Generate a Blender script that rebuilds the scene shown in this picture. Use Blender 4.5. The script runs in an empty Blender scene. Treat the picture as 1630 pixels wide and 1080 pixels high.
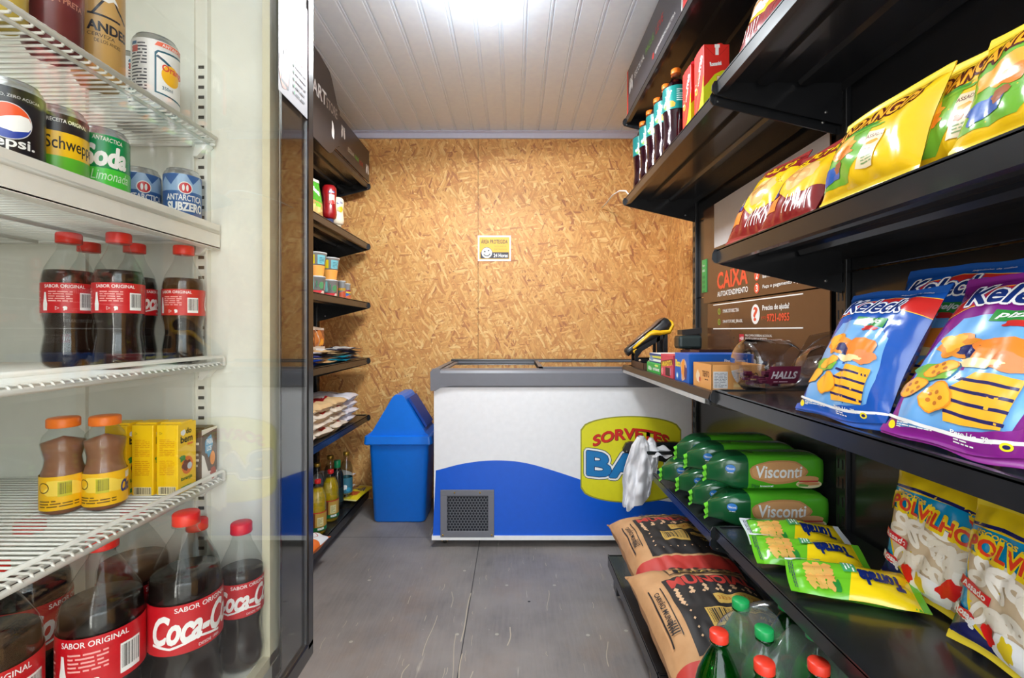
import bpy, bmesh, math, random
from math import sin, cos, pi, radians, sqrt, atan2
from mathutils import Vector, Matrix, noise
from mathutils.geometry import tessellate_polygon

scene = bpy.context.scene
COL = scene.collection
random.seed(4)

# ------------------------------------------------------------------ camera, world, lights, exposure
FPX = 750.0; VX = 818.0; VY = 527.0; CH = 1.07        # focal length in px, vanishing point, eye height
cd = bpy.data.cameras.new('camera'); cam = bpy.data.objects.new('camera', cd); COL.objects.link(cam)
cam.location = (0, 0, CH); cam.rotation_euler = (radians(90), 0, 0)
cd.sensor_width = 36.0; cd.lens = FPX/1630*36; cd.shift_x = -(VX-815)/1630; cd.shift_y = -(540-VY)/1630
cd.clip_start = 0.01
scene.camera = cam
scene.view_settings.view_transform = 'Standard'; scene.view_settings.look = 'None'
scene.view_settings.gamma = 1.0; scene.view_settings.use_curve_mapping = False
scene.view_settings.exposure = 0.93

world = bpy.data.worlds.new('daylight'); scene.world = world; world.use_nodes = True
wn = world.node_tree; wn.nodes.clear()
wo = wn.nodes.new('ShaderNodeOutputWorld'); wb = wn.nodes.new('ShaderNodeBackground')
wtc = wn.nodes.new('ShaderNodeTexCoord'); wsep = wn.nodes.new('ShaderNodeSeparateXYZ'); wr = wn.nodes.new('ShaderNodeValToRGB')
wn.links.new(wtc.outputs['Generated'], wsep.inputs[0]); wn.links.new(wsep.outputs['Z'], wr.inputs[0])
wr.color_ramp.elements[0].position = 0.0; wr.color_ramp.elements[0].color = (.42, .41, .40, 1)
wr.color_ramp.elements[1].position = 0.12; wr.color_ramp.elements[1].color = (.86, .93, 1.0, 1)
wn.links.new(wr.outputs[0], wb.inputs[0]); wb.inputs[1].default_value = 3.0
wn.links.new(wb.outputs[0], wo.inputs[0])

def area_light(name, loc, rot, sx, sy, power, color=(1, 1, 1)):
    l = bpy.data.lights.new(name, 'AREA'); l.shape = 'RECTANGLE'; l.size = sx; l.size_y = sy
    l.energy = power; l.color = color
    o = bpy.data.objects.new(name, l); COL.objects.link(o); o.location = loc; o.rotation_euler = rot
    return o
def bulb_light(name, loc, power, r, aim, color=(1, 1, 1)):
    # a bulb sends little light back past its own cap, so a very wide cone along its axis
    l = bpy.data.lights.new(name, 'SPOT'); l.energy = power; l.color = color; l.shadow_soft_size = r
    l.spot_size = radians(178); l.spot_blend = .12
    o = bpy.data.objects.new(name, l); COL.objects.link(o); o.location = loc
    o.rotation_euler = Vector(aim).to_track_quat('-Z', 'Y').to_euler()
    return o
# the two ceiling bulbs, and the strip lights inside the drinks cooler
bulb_light('bulb_light', (-.085, 1.745, 2.13), 20, .05, (.1, .1, -1), (.92, .97, 1))
bulb_light('bulb_light', (-.24, 1.52, 2.13), 20, .05, (-.1, -.1, -1), (.92, .97, 1))
for p, e in (((-.085, 1.745, 2.13), 1.9), ((-.24, 1.52, 2.13), 1.9)):
    pl = bpy.data.lights.new('bulb_glow', 'POINT'); pl.energy = e; pl.shadow_soft_size = .05; pl.color = (.86, .93, 1)
    po = bpy.data.objects.new('bulb_glow', pl); COL.objects.link(po); po.location = p
area_light('cooler_strip_light', (-.75, .28, 1.75), (0, 0, 0), .45, .4, 1.5, (.93, .98, 1.0))
area_light('cooler_strip_light', (-.475, .20, 1.15), (radians(90), 0, radians(-25)), .05, 1.3, 1.0, (1.0, .97, .9))

# ------------------------------------------------------------------ materials
_m = {}
def ntree(name):
    m = bpy.data.materials.new(name); m.use_nodes = True
    return m, m.node_tree, m.node_tree.nodes['Principled BSDF']
def ink(color, rough=.45, metal=0.0, name='ink', spec=.5, coat=0.0, var=.06):
    """plain colour with a faint procedural variation"""
    key = (tuple(round(c, 4) for c in color), rough, metal, name, spec, coat, var)
    if key in _m: return _m[key]
    m, t, b = ntree(name)
    n = t.nodes.new('ShaderNodeTexNoise'); n.inputs['Scale'].default_value = 35; n.inputs['Detail'].default_value = 3
    tc = t.nodes.new('ShaderNodeTexCoord'); t.links.new(tc.outputs['Object'], n.inputs['Vector'])
    mx = t.nodes.new('ShaderNodeMix'); mx.data_type = 'RGBA'
    c = tuple(color)
    mx.inputs[6].default_value = tuple(v*(1-var) for v in c)+(1,); mx.inputs[7].default_value = tuple(min(1, v*(1+var)) for v in c)+(1,)
    t.links.new(n.outputs[0], mx.inputs[0]); t.links.new(mx.outputs[2], b.inputs['Base Color'])
    if name == 'foil' or (name == 'ink' and rough <= .31 and metal == 0):      # creased film
        n2 = t.nodes.new('ShaderNodeTexNoise'); n2.inputs['Scale'].default_value = 26; n2.inputs['Detail'].default_value = 2.5
        n2.noise_type = 'RIDGED_MULTIFRACTAL'
        t.links.new(tc.outputs['Object'], n2.inputs['Vector'])
        bp = t.nodes.new('ShaderNodeBump'); bp.inputs['Strength'].default_value = .5; bp.inputs['Distance'].default_value = .003
        t.links.new(n2.outputs[0], bp.inputs['Height']); t.links.new(bp.outputs[0], b.inputs['Normal'])
    b.inputs['Roughness'].default_value = rough; b.inputs['Metallic'].default_value = metal
    b.inputs['Specular IOR Level'].default_value = spec; b.inputs['Coat Weight'].default_value = coat
    b.inputs['Coat Roughness'].default_value = .08
    _m[key] = m
    return m
def srgb(r, g, b):
    f = lambda v: (v/255/12.92) if v/255 <= .04045 else ((v/255+.055)/1.055)**2.4
    return (f(r), f(g), f(b))
def S(r, g, b, rough=.45, **k): return ink(srgb(r, g, b), rough, **k)
def foil(r, g, b): return ink(srgb(r, g, b), .24, name='foil', coat=.5)
def clear(name, color=(1, 1, 1), rough=.03, refl=1.0, ior=1.45, haze=0.0):
    key = (name, color, rough, refl, haze)
    if key in _m: return _m[key]
    m = bpy.data.materials.new(name); m.use_nodes = True; t = m.node_tree; t.nodes.clear()
    o = t.nodes.new('ShaderNodeOutputMaterial'); tr = t.nodes.new('ShaderNodeBsdfTransparent'); gl = t.nodes.new('ShaderNodeBsdfGlossy')
    lw = t.nodes.new('ShaderNodeLayerWeight'); lw.inputs[0].default_value = .5
    f0 = ((ior-1)/(ior+1))**2                 # Schlick's curve, the same from both sides of a thin sheet
    fr = math_node(t, 'ADD', math_node(t, 'MULTIPLY', math_node(t, 'POWER', lw.outputs['Facing'], 5.0), 1-f0), f0)
    n = t.nodes.new('ShaderNodeTexNoise'); n.inputs['Scale'].default_value = 20
    mr = t.nodes.new('ShaderNodeMapRange'); mr.inputs[3].default_value = rough*.8; mr.inputs[4].default_value = rough*1.2+.001
    t.links.new(n.outputs[0], mr.inputs[0]); t.links.new(mr.outputs[0], gl.inputs['Roughness'])
    mu = t.nodes.new('ShaderNodeMath'); mu.operation = 'MULTIPLY'; mu.inputs[1].default_value = refl; mu.use_clamp = True
    t.links.new(fr, mu.inputs[0])
    tr.inputs[0].default_value = tuple(color)+(1,)
    mx = t.nodes.new('ShaderNodeMixShader'); t.links.new(mu.outputs[0], mx.inputs[0])
    src = tr
    if haze > 0:
        df = t.nodes.new('ShaderNodeBsdfDiffuse'); df.inputs[0].default_value = (.8, .85, .83, 1)
        mh = t.nodes.new('ShaderNodeMixShader'); mh.inputs[0].default_value = haze
        t.links.new(tr.outputs[0], mh.inputs[1]); t.links.new(df.outputs[0], mh.inputs[2]); src = mh
    t.links.new(src.outputs[0], mx.inputs[1]); t.links.new(gl.outputs[0], mx.inputs[2])
    t.links.new(mx.outputs[0], o.inputs[0]); _m[key] = m
    return m
def tinted(name, color, alpha, rough=.08):
    """coloured liquid or plastic that lets part of the light through"""
    key = (name, color, alpha, rough)
    if key in _m: return _m[key]
    m, t, b = ntree(name)
    b.inputs['Base Color'].default_value = tuple(color)+(1,); b.inputs['Roughness'].default_value = rough
    n = t.nodes.new('ShaderNodeTexNoise'); n.inputs['Scale'].default_value = 14
    mr = t.nodes.new('ShaderNodeMapRange'); mr.inputs[3].default_value = alpha*.9; mr.inputs[4].default_value = min(1, alpha*1.1)
    t.links.new(n.outputs[0], mr.inputs[0]); t.links.new(mr.outputs[0], b.inputs['Alpha'])
    _m[key] = m
    return m
def math_node(t, op, a, b=None):
    n = t.nodes.new('ShaderNodeMath'); n.operation = op
    for i, v in enumerate((a, b)):
        if v is None: continue
        if isinstance(v, (int, float)): n.inputs[i].default_value = v
        else: t.links.new(v, n.inputs[i])
    return n.outputs[0]

def osb_material(name, axes):
    m, t, b = ntree(name)
    tc = t.nodes.new('ShaderNodeTexCoord'); sp = t.nodes.new('ShaderNodeSeparateXYZ'); cb = t.nodes.new('ShaderNodeCombineXYZ')
    t.links.new(tc.outputs['Object'], sp.inputs[0])
    t.links.new(sp.outputs[axes[0]], cb.inputs[0]); t.links.new(sp.outputs[axes[1]], cb.inputs[1])
    # a little warp so that the strands are not ruled straight
    wnz = t.nodes.new('ShaderNodeTexNoise'); wnz.inputs['Scale'].default_value = 9; t.links.new(cb.outputs[0], wnz.inputs['Vector'])
    wv = t.nodes.new('ShaderNodeVectorMath'); wv.operation = 'MULTIPLY_ADD'
    t.links.new(wnz.outputs['Color'], wv.inputs[0]); wv.inputs[1].default_value = (.035, .035, 0); t.links.new(cb.outputs[0], wv.inputs[2])
    base = t.nodes.new('ShaderNodeTexNoise'); base.inputs['Scale'].default_value = 40; base.inputs['Detail'].default_value = 5
    t.links.new(wv.outputs[0], base.inputs['Vector'])
    r0 = t.nodes.new('ShaderNodeValToRGB'); t.links.new(base.outputs[0], r0.inputs[0])
    r0.color_ramp.elements[0].position = .3; r0.color_ramp.elements[0].color = srgb(178, 116, 56)+(1,)
    r0.color_ramp.elements[1].position = .7; r0.color_ramp.elements[1].color = srgb(236, 178, 106)+(1,)
    cur = r0.outputs[0]; hgt = base.outputs[0]
    layers = [(150, 13, 70, .35), (75, 14, 66, .4), (110, 12, 62, .42), (28, 14, 74, .45), (55, 15, 80, .5), (95, 11, 60, .5), (130, 16, 90, .55), (68, 14, 85, .6), (8, 18, 100, .72), (118, 15, 90, .7)]
    for i, (ang, sl, sw, th) in enumerate(layers):
        mp = t.nodes.new('ShaderNodeMapping'); mp.vector_type = 'TEXTURE'
        mp.inputs['Rotation'].default_value = (0, 0, radians(ang)); mp.inputs['Scale'].default_value = (1/sl, 1/sw, 1)
        mp.inputs['Location'].default_value = (i*3.1, i*1.7, 0)
        t.links.new(wv.outputs[0], mp.inputs[0])
        v = t.nodes.new('ShaderNodeTexVoronoi'); v.voronoi_dimensions = '2D'; v.inputs['Scale'].default_value = 1.0
        t.links.new(mp.outputs[0], v.inputs['Vector'])
        s2 = t.nodes.new('ShaderNodeSeparateColor'); t.links.new(v.outputs['Color'], s2.inputs[0])
        mask = math_node(t, 'GREATER_THAN', s2.outputs[0], th)
        rr = t.nodes.new('ShaderNodeValToRGB'); t.links.new(s2.outputs[1], rr.inputs[0])
        e = rr.color_ramp.elements
        e[0].position = 0; e[0].color = srgb(176, 98, 46)+(1,); e[1].position = 1; e[1].color = srgb(250, 206, 132)+(1,)
        x = e.new(.08); x.color = srgb(210, 136, 62)+(1,); x = e.new(.5); x.color = srgb(228, 162, 84)+(1,); x = e.new(.8); x.color = srgb(238, 178, 98)+(1,)
        gn = t.nodes.new('ShaderNodeTexNoise'); gn.inputs['Scale'].default_value = 3; gn.inputs['Detail'].default_value = 3
        t.links.new(mp.outputs[0], gn.inputs['Vector'])
        gm = t.nodes.new('ShaderNodeMix'); gm.data_type = 'RGBA'; gm.blend_type = 'MULTIPLY'; gm.inputs[0].default_value = .2
        t.links.new(rr.outputs[0], gm.inputs[6]); t.links.new(gn.outputs[0], gm.inputs[7])
        bright = t.nodes.new('ShaderNodeMix'); bright.data_type = 'RGBA'; bright.blend_type = 'ADD'; bright.inputs[0].default_value = .08
        t.links.new(gm.outputs[2], bright.inputs[6]); bright.inputs[7].default_value = (1, .8, .5, 1)
        # dark chip outline
        edge = math_node(t, 'SUBTRACT', 1.0, math_node(t, 'MULTIPLY', v.outputs['Distance'], .35))
        em = t.nodes.new('ShaderNodeMix'); em.data_type = 'RGBA'; em.blend_type = 'MULTIPLY'; em.inputs[0].default_value = .55
        t.links.new(bright.outputs[2], em.inputs[6]); t.links.new(edge, em.inputs[7])
        mx = t.nodes.new('ShaderNodeMix'); mx.data_type = 'RGBA'; t.links.new(mask, mx.inputs[0])
        t.links.new(cur, mx.inputs[6]); t.links.new(em.outputs[2], mx.inputs[7]); cur = mx.outputs[2]
        hm = t.nodes.new('ShaderNodeMix'); hm.data_type = 'FLOAT'; t.links.new(mask, hm.inputs[0])
        t.links.new(hgt, hm.inputs[2]); t.links.new(s2.outputs[1], hm.inputs[3]); hgt = hm.outputs[0]
    # sparse dark knots
    kv = t.nodes.new('ShaderNodeTexVoronoi'); kv.inputs['Scale'].default_value = 14; t.links.new(wv.outputs[0], kv.inputs['Vector'])
    kn = math_node(t, 'LESS_THAN', kv.outputs['Distance'], .05)
    km = t.nodes.new('ShaderNodeMix'); km.data_type = 'RGBA'; t.links.new(math_node(t, 'MULTIPLY', kn, .7), km.inputs[0])
    t.links.new(cur, km.inputs[6]); km.inputs[7].default_value = srgb(92, 52, 28)+(1,)
    t.links.new(km.outputs[2], b.inputs['Base Color'])
    b.inputs['Roughness'].default_value = .55
    bp = t.nodes.new('ShaderNodeBump'); bp.inputs['Strength'].default_value = .12; bp.inputs['Distance'].default_value = .002
    t.links.new(hgt, bp.inputs['Height']); t.links.new(bp.outputs[0], b.inputs['Normal'])
    return m

def floor_material():
    m, t, b = ntree('grey_painted_plywood')
    tc = t.nodes.new('ShaderNodeTexCoord'); V = tc.outputs['Object']
    def nz(scale, det, sc=(1, 1, 1), loc=(0, 0, 0), rough=.6):
        mp = t.nodes.new('ShaderNodeMapping'); mp.inputs['Scale'].default_value = sc; mp.inputs['Location'].default_value = loc
        t.links.new(V, mp.inputs[0]); n = t.nodes.new('ShaderNodeTexNoise'); n.inputs['Scale'].default_value = scale
        n.inputs['Detail'].default_value = det; n.inputs['Roughness'].default_value = rough; t.links.new(mp.outputs[0], n.inputs['Vector'])
        return n.outputs[0]
    def ramp(src, a, ca, c, cc):
        r = t.nodes.new('ShaderNodeValToRGB'); t.links.new(src, r.inputs[0]); e = r.color_ramp.elements
        e[0].position = a; e[0].color = ca+(1,); e[1].position = c; e[1].color = cc+(1,)
        return r.outputs[0]
    def mix(f, a, c):
        x = t.nodes.new('ShaderNodeMix'); x.data_type = 'RGBA'
        if isinstance(f, float): x.inputs[0].default_value = f
        else: t.links.new(f, x.inputs[0])
        t.links.new(a, x.inputs[6])
        if isinstance(c, tuple): x.inputs[7].default_value = c+(1,)
        else: t.links.new(c, x.inputs[7])
        return x.outputs[2]
    c = ramp(nz(2.5, 7), .3, srgb(108, 104, 103), .7, srgb(152, 145, 140))
    grain = ramp(nz(30, 5, (3, .25, 1)), .35, (0, 0, 0), .75, (1, 1, 1))
    c = mix(math_node(t, 'MULTIPLY', grain, .4), c, srgb(152, 144, 138))
    brown = ramp(nz(4, 5, (1, .7, 1), (4, 2, 0)), .52, (0, 0, 0), .72, (1, 1, 1))
    c = mix(math_node(t, 'MULTIPLY', brown, .35), c, srgb(148, 124, 104))
    s1 = ramp(nz(14, 4, (3.2, .16, 1), (9, 3, 0), .5), .66, (0, 0, 0), .70, (1, 1, 1))
    brk = ramp(nz(5, 3, (1, 1, 1), (3, 7, 0)), .50, (0, 0, 0), .60, (1, 1, 1))
    c = mix(math_node(t, 'MULTIPLY', math_node(t, 'MULTIPLY', s1, brk), .9), c, srgb(186, 178, 166))
    s2 = ramp(nz(60, 2, (1, .5, 1), (1, 8, 0)), .74, (0, 0, 0), .78, (1, 1, 1))
    c = mix(math_node(t, 'MULTIPLY', s2, .5), c, srgb(176, 170, 162))
    t.links.new(c, b.inputs['Base Color'])
    rr = t.nodes.new('ShaderNodeMapRange'); t.links.new(nz(6, 4), rr.inputs[0]); rr.inputs[3].default_value = .38; rr.inputs[4].default_value = .62
    t.links.new(rr.outputs[0], b.inputs['Roughness'])
    bp = t.nodes.new('ShaderNodeBump'); bp.inputs['Strength'].default_value = .25; bp.inputs['Distance'].default_value = .002
    t.links.new(grain, bp.inputs['Height']); t.links.new(bp.outputs[0], b.inputs['Normal'])
    return m

def kraft_material():
    m, t, b = ntree('kraft_paper')
    n = t.nodes.new('ShaderNodeTexNoise'); n.inputs['Scale'].default_value = 12; n.inputs['Detail'].default_value = 6
    tc = t.nodes.new('ShaderNodeTexCoord'); t.links.new(tc.outputs['Object'], n.inputs['Vector'])
    r = t.nodes.new('ShaderNodeValToRGB'); t.links.new(n.outputs[0], r.inputs[0])
    r.color_ramp.elements[0].position = .3; r.color_ramp.elements[0].color = srgb(186, 138, 92)+(1,)
    r.color_ramp.elements[1].position = .7; r.color_ramp.elements[1].color = srgb(214, 166, 118)+(1,)
    t.links.new(r.outputs[0], b.inputs['Base Color']); b.inputs['Roughness'].default_value = .7
    bp = t.nodes.new('ShaderNodeBump'); bp.inputs['Strength'].default_value = .35; bp.inputs['Distance'].default_value = .004
    t.links.new(n.outputs[0], bp.inputs['Height']); t.links.new(bp.outputs[0], b.inputs['Normal'])
    return m
def emissive(name, color, strength):
    key = (name, color, strength)
    if key in _m: return _m[key]
    m, t, b = ntree(name); b.inputs['Base Color'].default_value = tuple(color)+(1,)
    b.inputs['Emission Color'].default_value = tuple(color)+(1,); b.inputs['Emission Strength'].default_value = strength
    _m[key] = m
    return m

WHITE = S(240, 240, 238, .5); BLACKINK = S(22, 22, 24, .5)
METAL_BLACK = ink((.013, .014, .016), .26, name='black_powder_coat', var=.3, coat=.25)
WIRE = S(232, 232, 226, .35, name='white_coated_wire')
COOLER_WHITE = S(226, 226, 216, .35, name='cooler_liner')
GOLD = S(190, 150, 60, .35, metal=.8); STEEL = S(190, 190, 190, .3, metal=.9)

# ------------------------------------------------------------------ mesh builder
class MB:
    def __init__(s): s.v = []; s.f = []; s.mi = []; s.sm = []; s.mats = []
    def m(s, mat):
        if mat not in s.mats: s.mats.append(mat)
        return s.mats.index(mat)
    def add(s, verts, faces, mat, smooth=False, xf=None):
        o = len(s.v)
        if xf is not None: verts = [xf @ Vector(p) for p in verts]
        s.v += [tuple(p) for p in verts]; k = s.m(mat)
        for f in faces: s.f.append(tuple(i+o for i in f)); s.mi.append(k); s.sm.append(smooth)
        return s
    def box(s, x0, x1, y0, y1, z0, z1, mat, bev=0.0, xf=None):
        if bev <= 0:
            v = [(x, y, z) for z in (z0, z1) for y in (y0, y1) for x in (x0, x1)]
            f = [(0, 2, 3, 1), (4, 5, 7, 6), (0, 1, 5, 4), (2, 6, 7, 3), (0, 4, 6, 2), (1, 3, 7, 5)]
            return s.add(v, f, mat, False, xf)
        bm = bmesh.new(); bmesh.ops.create_cube(bm, size=1)
        for q in bm.verts: q.co = Vector(((x0+x1)/2+q.co.x*(x1-x0), (y0+y1)/2+q.co.y*(y1-y0), (z0+z1)/2+q.co.z*(z1-z0)))
        bmesh.ops.bevel(bm, geom=bm.edges[:]+bm.verts[:], offset=bev, segments=2, profile=.5, affect='EDGES')
        s.bm(bm, mat, xf, smooth=False)
        return s
    def bm(s, bm, mat, xf=None, smooth=False):
        bm.verts.index_update()
        s.add([q.co.copy() for q in bm.verts], [tuple(q.index for q in f.verts) for f in bm.faces], mat, smooth, xf); bm.free()
        return s
    def lathe(s, prof, mat, seg=28, xf=None, smooth=True, cap=True, ridge=0.0):
        v = []; f = []; n = len(prof)
        for (r, z) in prof:
            for i in range(seg):
                a = 2*pi*i/seg; rr = r*(1+(ridge if i % 2 else 0))
                v.append((rr*cos(a), rr*sin(a), z))
        for j in range(n-1):
            for i in range(seg):
                k = (i+1) % seg; f.append((j*seg+i, j*seg+k, (j+1)*seg+k, (j+1)*seg+i))
        if cap:
            if prof[0][0] > 1e-5: f.append(tuple(range(seg-1, -1, -1)))
            if prof[-1][0] > 1e-5: f.append(tuple((n-1)*seg+i for i in range(seg)))
        return s.add(v, f, mat, smooth, xf)
    def tube(s, pts, r, mat, seg=8, xf=None, closed=False):
        pts = [Vector(p) for p in pts]; n = len(pts); v = []; f = []
        up = Vector((0, 0, 1))
        for i, p in enumerate(pts):
            a = pts[i-1] if i else (pts[-1] if closed else p); b = pts[(i+1) % n] if (i < n-1 or closed) else p
            d = (b-a).normalized()
            u = d.cross(up)
            if u.length < .05: u = d.cross(Vector((1, 0, 0)))
            u.normalize(); w = u.cross(d)
            rr = r[i] if isinstance(r, (list, tuple)) else r
            for k in range(seg):
                t = 2*pi*k/seg; v.append(p+u*cos(t)*rr+w*sin(t)*rr)
        for i in range(n if closed else n-1):
            j = (i+1) % n
            for k in range(seg):
                q = (k+1) % seg; f.append((i*seg+k, i*seg+q, j*seg+q, j*seg+k))
        if not closed: f.append(tuple(range(seg-1, -1, -1))); f.append(tuple((n-1)*seg+k for k in range(seg)))
        return s.add(v, f, mat, True, xf)
    def grid(s, fn, nu, nv, mat, smooth=True, xf=None, flip=False):
        v = [fn(i/nu, j/nv) for j in range(nv+1) for i in range(nu+1)]; f = []
        for j in range(nv):
            for i in range(nu):
                a = j*(nu+1)+i; q = (a, a+1, a+nu+2, a+nu+1); f.append(q[::-1] if flip else q)
        return s.add(v, f, mat, smooth, xf)
    def prism(s, poly, axis, a0, a1, mat, xf=None):
        """extrude a 2D polygon along an axis; poly holds the other two coordinates in order"""
        def P(p, a):
            if axis == 'x': return (a, p[0], p[1])
            if axis == 'y': return (p[0], a, p[1])
            return (p[0], p[1], a)
        n = len(poly); v = [P(p, a0) for p in poly]+[P(p, a1) for p in poly]
        f = [tuple(range(n)), tuple(range(2*n-1, n-1, -1))]+[(i, (i+1) % n, n+(i+1) % n, n+i) for i in range(n)]
        return s.add(v, f, mat, False, xf)
    def build(s, name, parent=None, loc=(0, 0, 0), rz=0.0, matrix=None, fix=True):
        me = bpy.data.meshes.new(name); me.from_pydata(s.v, [], s.f)
        for mt in s.mats: me.materials.append(mt)
        me.polygons.foreach_set('material_index', s.mi); me.polygons.foreach_set('use_smooth', s.sm); me.update()
        o = bpy.data.objects.new(name, me); COL.objects.link(o)
        if matrix is not None: o.matrix_local = matrix
        else: o.location = loc; o.rotation_euler = (0, 0, rz)
        if parent: o.parent = parent
        return o
def tag(o, label, cat, group=None, kind=None):
    o['label'] = label; o['category'] = cat
    if group: o['group'] = group
    if kind: o['kind'] = kind
    return o
def empty(name, loc, rz=0.0, matrix=None):
    o = bpy.data.objects.new(name, None); COL.objects.link(o); o.empty_display_size = .05
    if matrix is not None: o.matrix_local = matrix
    else: o.location = loc; o.rotation_euler = (0, 0, rz)
    return o
def structure(mb, name):
    o = mb.build(name); o['kind'] = 'structure'; return o
def children(o): return [c for c in bpy.data.objects if c.parent == o]
def copy_tree(o, loc=None, rz=None, parent=None, matrix=None):
    c = o.copy(); COL.objects.link(c)
    if parent: c.parent = parent
    if matrix is not None: c.matrix_local = matrix
    if loc is not None: c.location = loc
    if rz is not None: c.rotation_euler = (0, 0, rz)
    for ch in children(o): copy_tree(ch, parent=c)
    return c
def stand(loc, yaw=0.0, lean=0.0, roll=0.0):
    """a flat package: local x right, y up, z towards the viewer; yaw 0 faces -Y, lean tips it back"""
    return Matrix.Translation(loc) @ Matrix.Rotation(yaw, 4, 'Z') @ Matrix.Rotation(radians(90)-lean, 4, 'X') @ Matrix.Rotation(roll, 4, 'Z')
def at(px, py, X=None, Y=None, Z=None):
    """the point of a known plane seen in a given direction from the doorway"""
    a = (px-VX)/FPX; b = -(py-VY)/FPX
    if Y is None: Y = X/a if X is not None else (Z-CH)/b
    return Vector((a*Y, Y, CH+b*Y))

# ------------------------------------------------------------------ printed artwork
_tc = {}
def text2d(body, bold=0.0, shear=0.0, spacing=1.0):
    key = (body, bold, shear, spacing)
    if key in _tc: return _tc[key]
    c = bpy.data.curves.new('t', 'FONT'); c.body = body; c.size = 1; c.offset = bold; c.shear = shear
    c.resolution_u = 3; c.space_character = spacing; c.space_line = .9
    o = bpy.data.objects.new('t', c); COL.objects.link(o)
    bpy.context.view_layer.update()
    dg = bpy.context.evaluated_depsgraph_get(); me = o.evaluated_get(dg).to_mesh()
    v = [(q.co.x, q.co.y) for q in me.vertices]; f = [tuple(p.vertices) for p in me.polygons]
    o.evaluated_get(dg).to_mesh_clear(); bpy.data.objects.remove(o); bpy.data.curves.remove(c)
    if v:
        x0 = min(p[0] for p in v); x1 = max(p[0] for p in v); y0 = min(p[1] for p in v); y1 = max(p[1] for p in v)
        v = [((p[0]-x0)/max(x1-x0, 1e-6), (p[1]-y0)/max(y1-y0, 1e-6)) for p in v]
    _tc[key] = (v, f)
    return v, f
class Art:
    """flat artwork in metres: a list of coloured layers, each laid a hair above the last"""
    def __init__(s): s.L = []
    def raw(s, v, f, mat, lift=0): s.L.append((v, f, mat, lift)); return s
    def poly(s, pts, mat, warp=None):
        tri = tessellate_polygon([[Vector((p[0], p[1], 0)) for p in pts]])
        out = []
        for t in tri:
            a, b, c = (pts[i] for i in t)
            ar = (b[0]-a[0])*(c[1]-a[1])-(c[0]-a[0])*(b[1]-a[1])
            out.append(t if ar > 0 else (t[0], t[2], t[1]))
        if warp: pts = [warp(*p) for p in pts]
        return s.raw(pts, out, mat)
    def rect(s, x0, x1, y0, y1, mat, rot=0.0):
        cx = (x0+x1)/2; cy = (y0+y1)/2
        p = [(x0, y0), (x1, y0), (x1, y1), (x0, y1)]
        if rot: p = [(cx+(a-cx)*cos(rot)-(b-cy)*sin(rot), cy+(a-cx)*sin(rot)+(b-cy)*cos(rot)) for a, b in p]
        return s.raw(p, [(0, 1, 2, 3)], mat)
    def ell(s, cx, cy, rx, ry, mat, rot=0.0, n=28, a0=0, a1=2*pi):
        p = []
        for i in range(n):
            a = a0+(a1-a0)*i/(n if a1-a0 >= 2*pi-1e-6 else n-1); x = rx*cos(a); y = ry*sin(a)
            p.append((cx+x*cos(rot)-y*sin(rot), cy+x*sin(rot)+y*cos(rot)))
        return s.poly(p, mat)
    def ring(s, cx, cy, rx, ry, w, mat, rot=0.0, n=28, a0=0.0, a1=2*pi):
        v = []; f = []
        for i in range(n+1):
            a = a0+(a1-a0)*i/n
            for k in (0, 1):
                x = (rx-w*k)*cos(a); y = (ry-w*k)*sin(a)
                v.append((cx+x*cos(rot)-y*sin(rot), cy+x*sin(rot)+y*cos(rot)))
        for i in range(n): f.append((2*i, 2*i+2, 2*i+3, 2*i+1))
        return s.raw(v, [q[::-1] for q in f], mat)
    def line(s, pts, w, mat):
        v = []; f = []
        for i, p in enumerate(pts):
            a = Vector(pts[max(0, i-1)]); b = Vector(pts[min(len(pts)-1, i+1)]); d = (b-a).normalized(); n = Vector((-d.y, d.x))*w/2
            v += [(p[0]-n.x, p[1]-n.y), (p[0]+n.x, p[1]+n.y)]
        for i in range(len(pts)-1): f.append((2*i, 2*i+2, 2*i+3, 2*i+1))
        return s.raw(v, f, mat)
    def blob(s, cx, cy, rx, ry, mat, seed=0, k=.15, rot=0.0, n=26):
        p = []
        for i in range(n):
            a = 2*pi*i/n; q = 1+k*noise.noise(Vector((cos(a)*1.6+seed*7.3, sin(a)*1.6, seed)))*2
            x = rx*q*cos(a); y = ry*q*sin(a); p.append((cx+x*cos(rot)-y*sin(rot), cy+x*sin(rot)+y*cos(rot)))
        return s.poly(p, mat)
    def text(s, body, x0, x1, y0, y1, mat, bold=.012, shear=0.0, warp=None, rot=0.0, spacing=1.0):
        if bold > .022:      # heavy lettering and outlines: the same word laid down several times, shifted
            r = (bold-.015)*(y1-y0)*1.15; n = 8 if bold < .08 else 12
            for k in range(n):
                a = 2*pi*k/n; s.text(body, x0+r*cos(a)*.999, x1+r*cos(a), y0+r*sin(a), y1+r*sin(a), mat, .015, shear, warp, rot, spacing)
            if bold < .08: return s
            bold = .015
        v, f = text2d(body, bold, shear, spacing)
        v = [(x0+p[0]*(x1-x0), y0+p[1]*(y1-y0)) for p in v]
        if rot:
            cx = (x0+x1)/2; cy = (y0+y1)/2
            v = [(cx+(a-cx)*cos(rot)-(b-cy)*sin(rot), cy+(a-cx)*sin(rot)+(b-cy)*cos(rot)) for a, b in v]
        if warp: v = [warp(*p) for p in v]
        return s.raw(v, f, mat)
    def smallprint(s, x0, x1, y0, y1, mat, n=4, seed=1):
        rnd = random.Random(seed); h = (y1-y0)/n
        for i in range(n):
            y = y1-(i+.5)*h; x = x0
            while x < x1-h*.5:
                w = min(rnd.uniform(1.2, 4)*h, x1-x)
                s.rect(x, x+w, y-h*.22, y+h*.22, mat); x += w+h*.5
                if rnd.random() < .1: break
        return s
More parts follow.
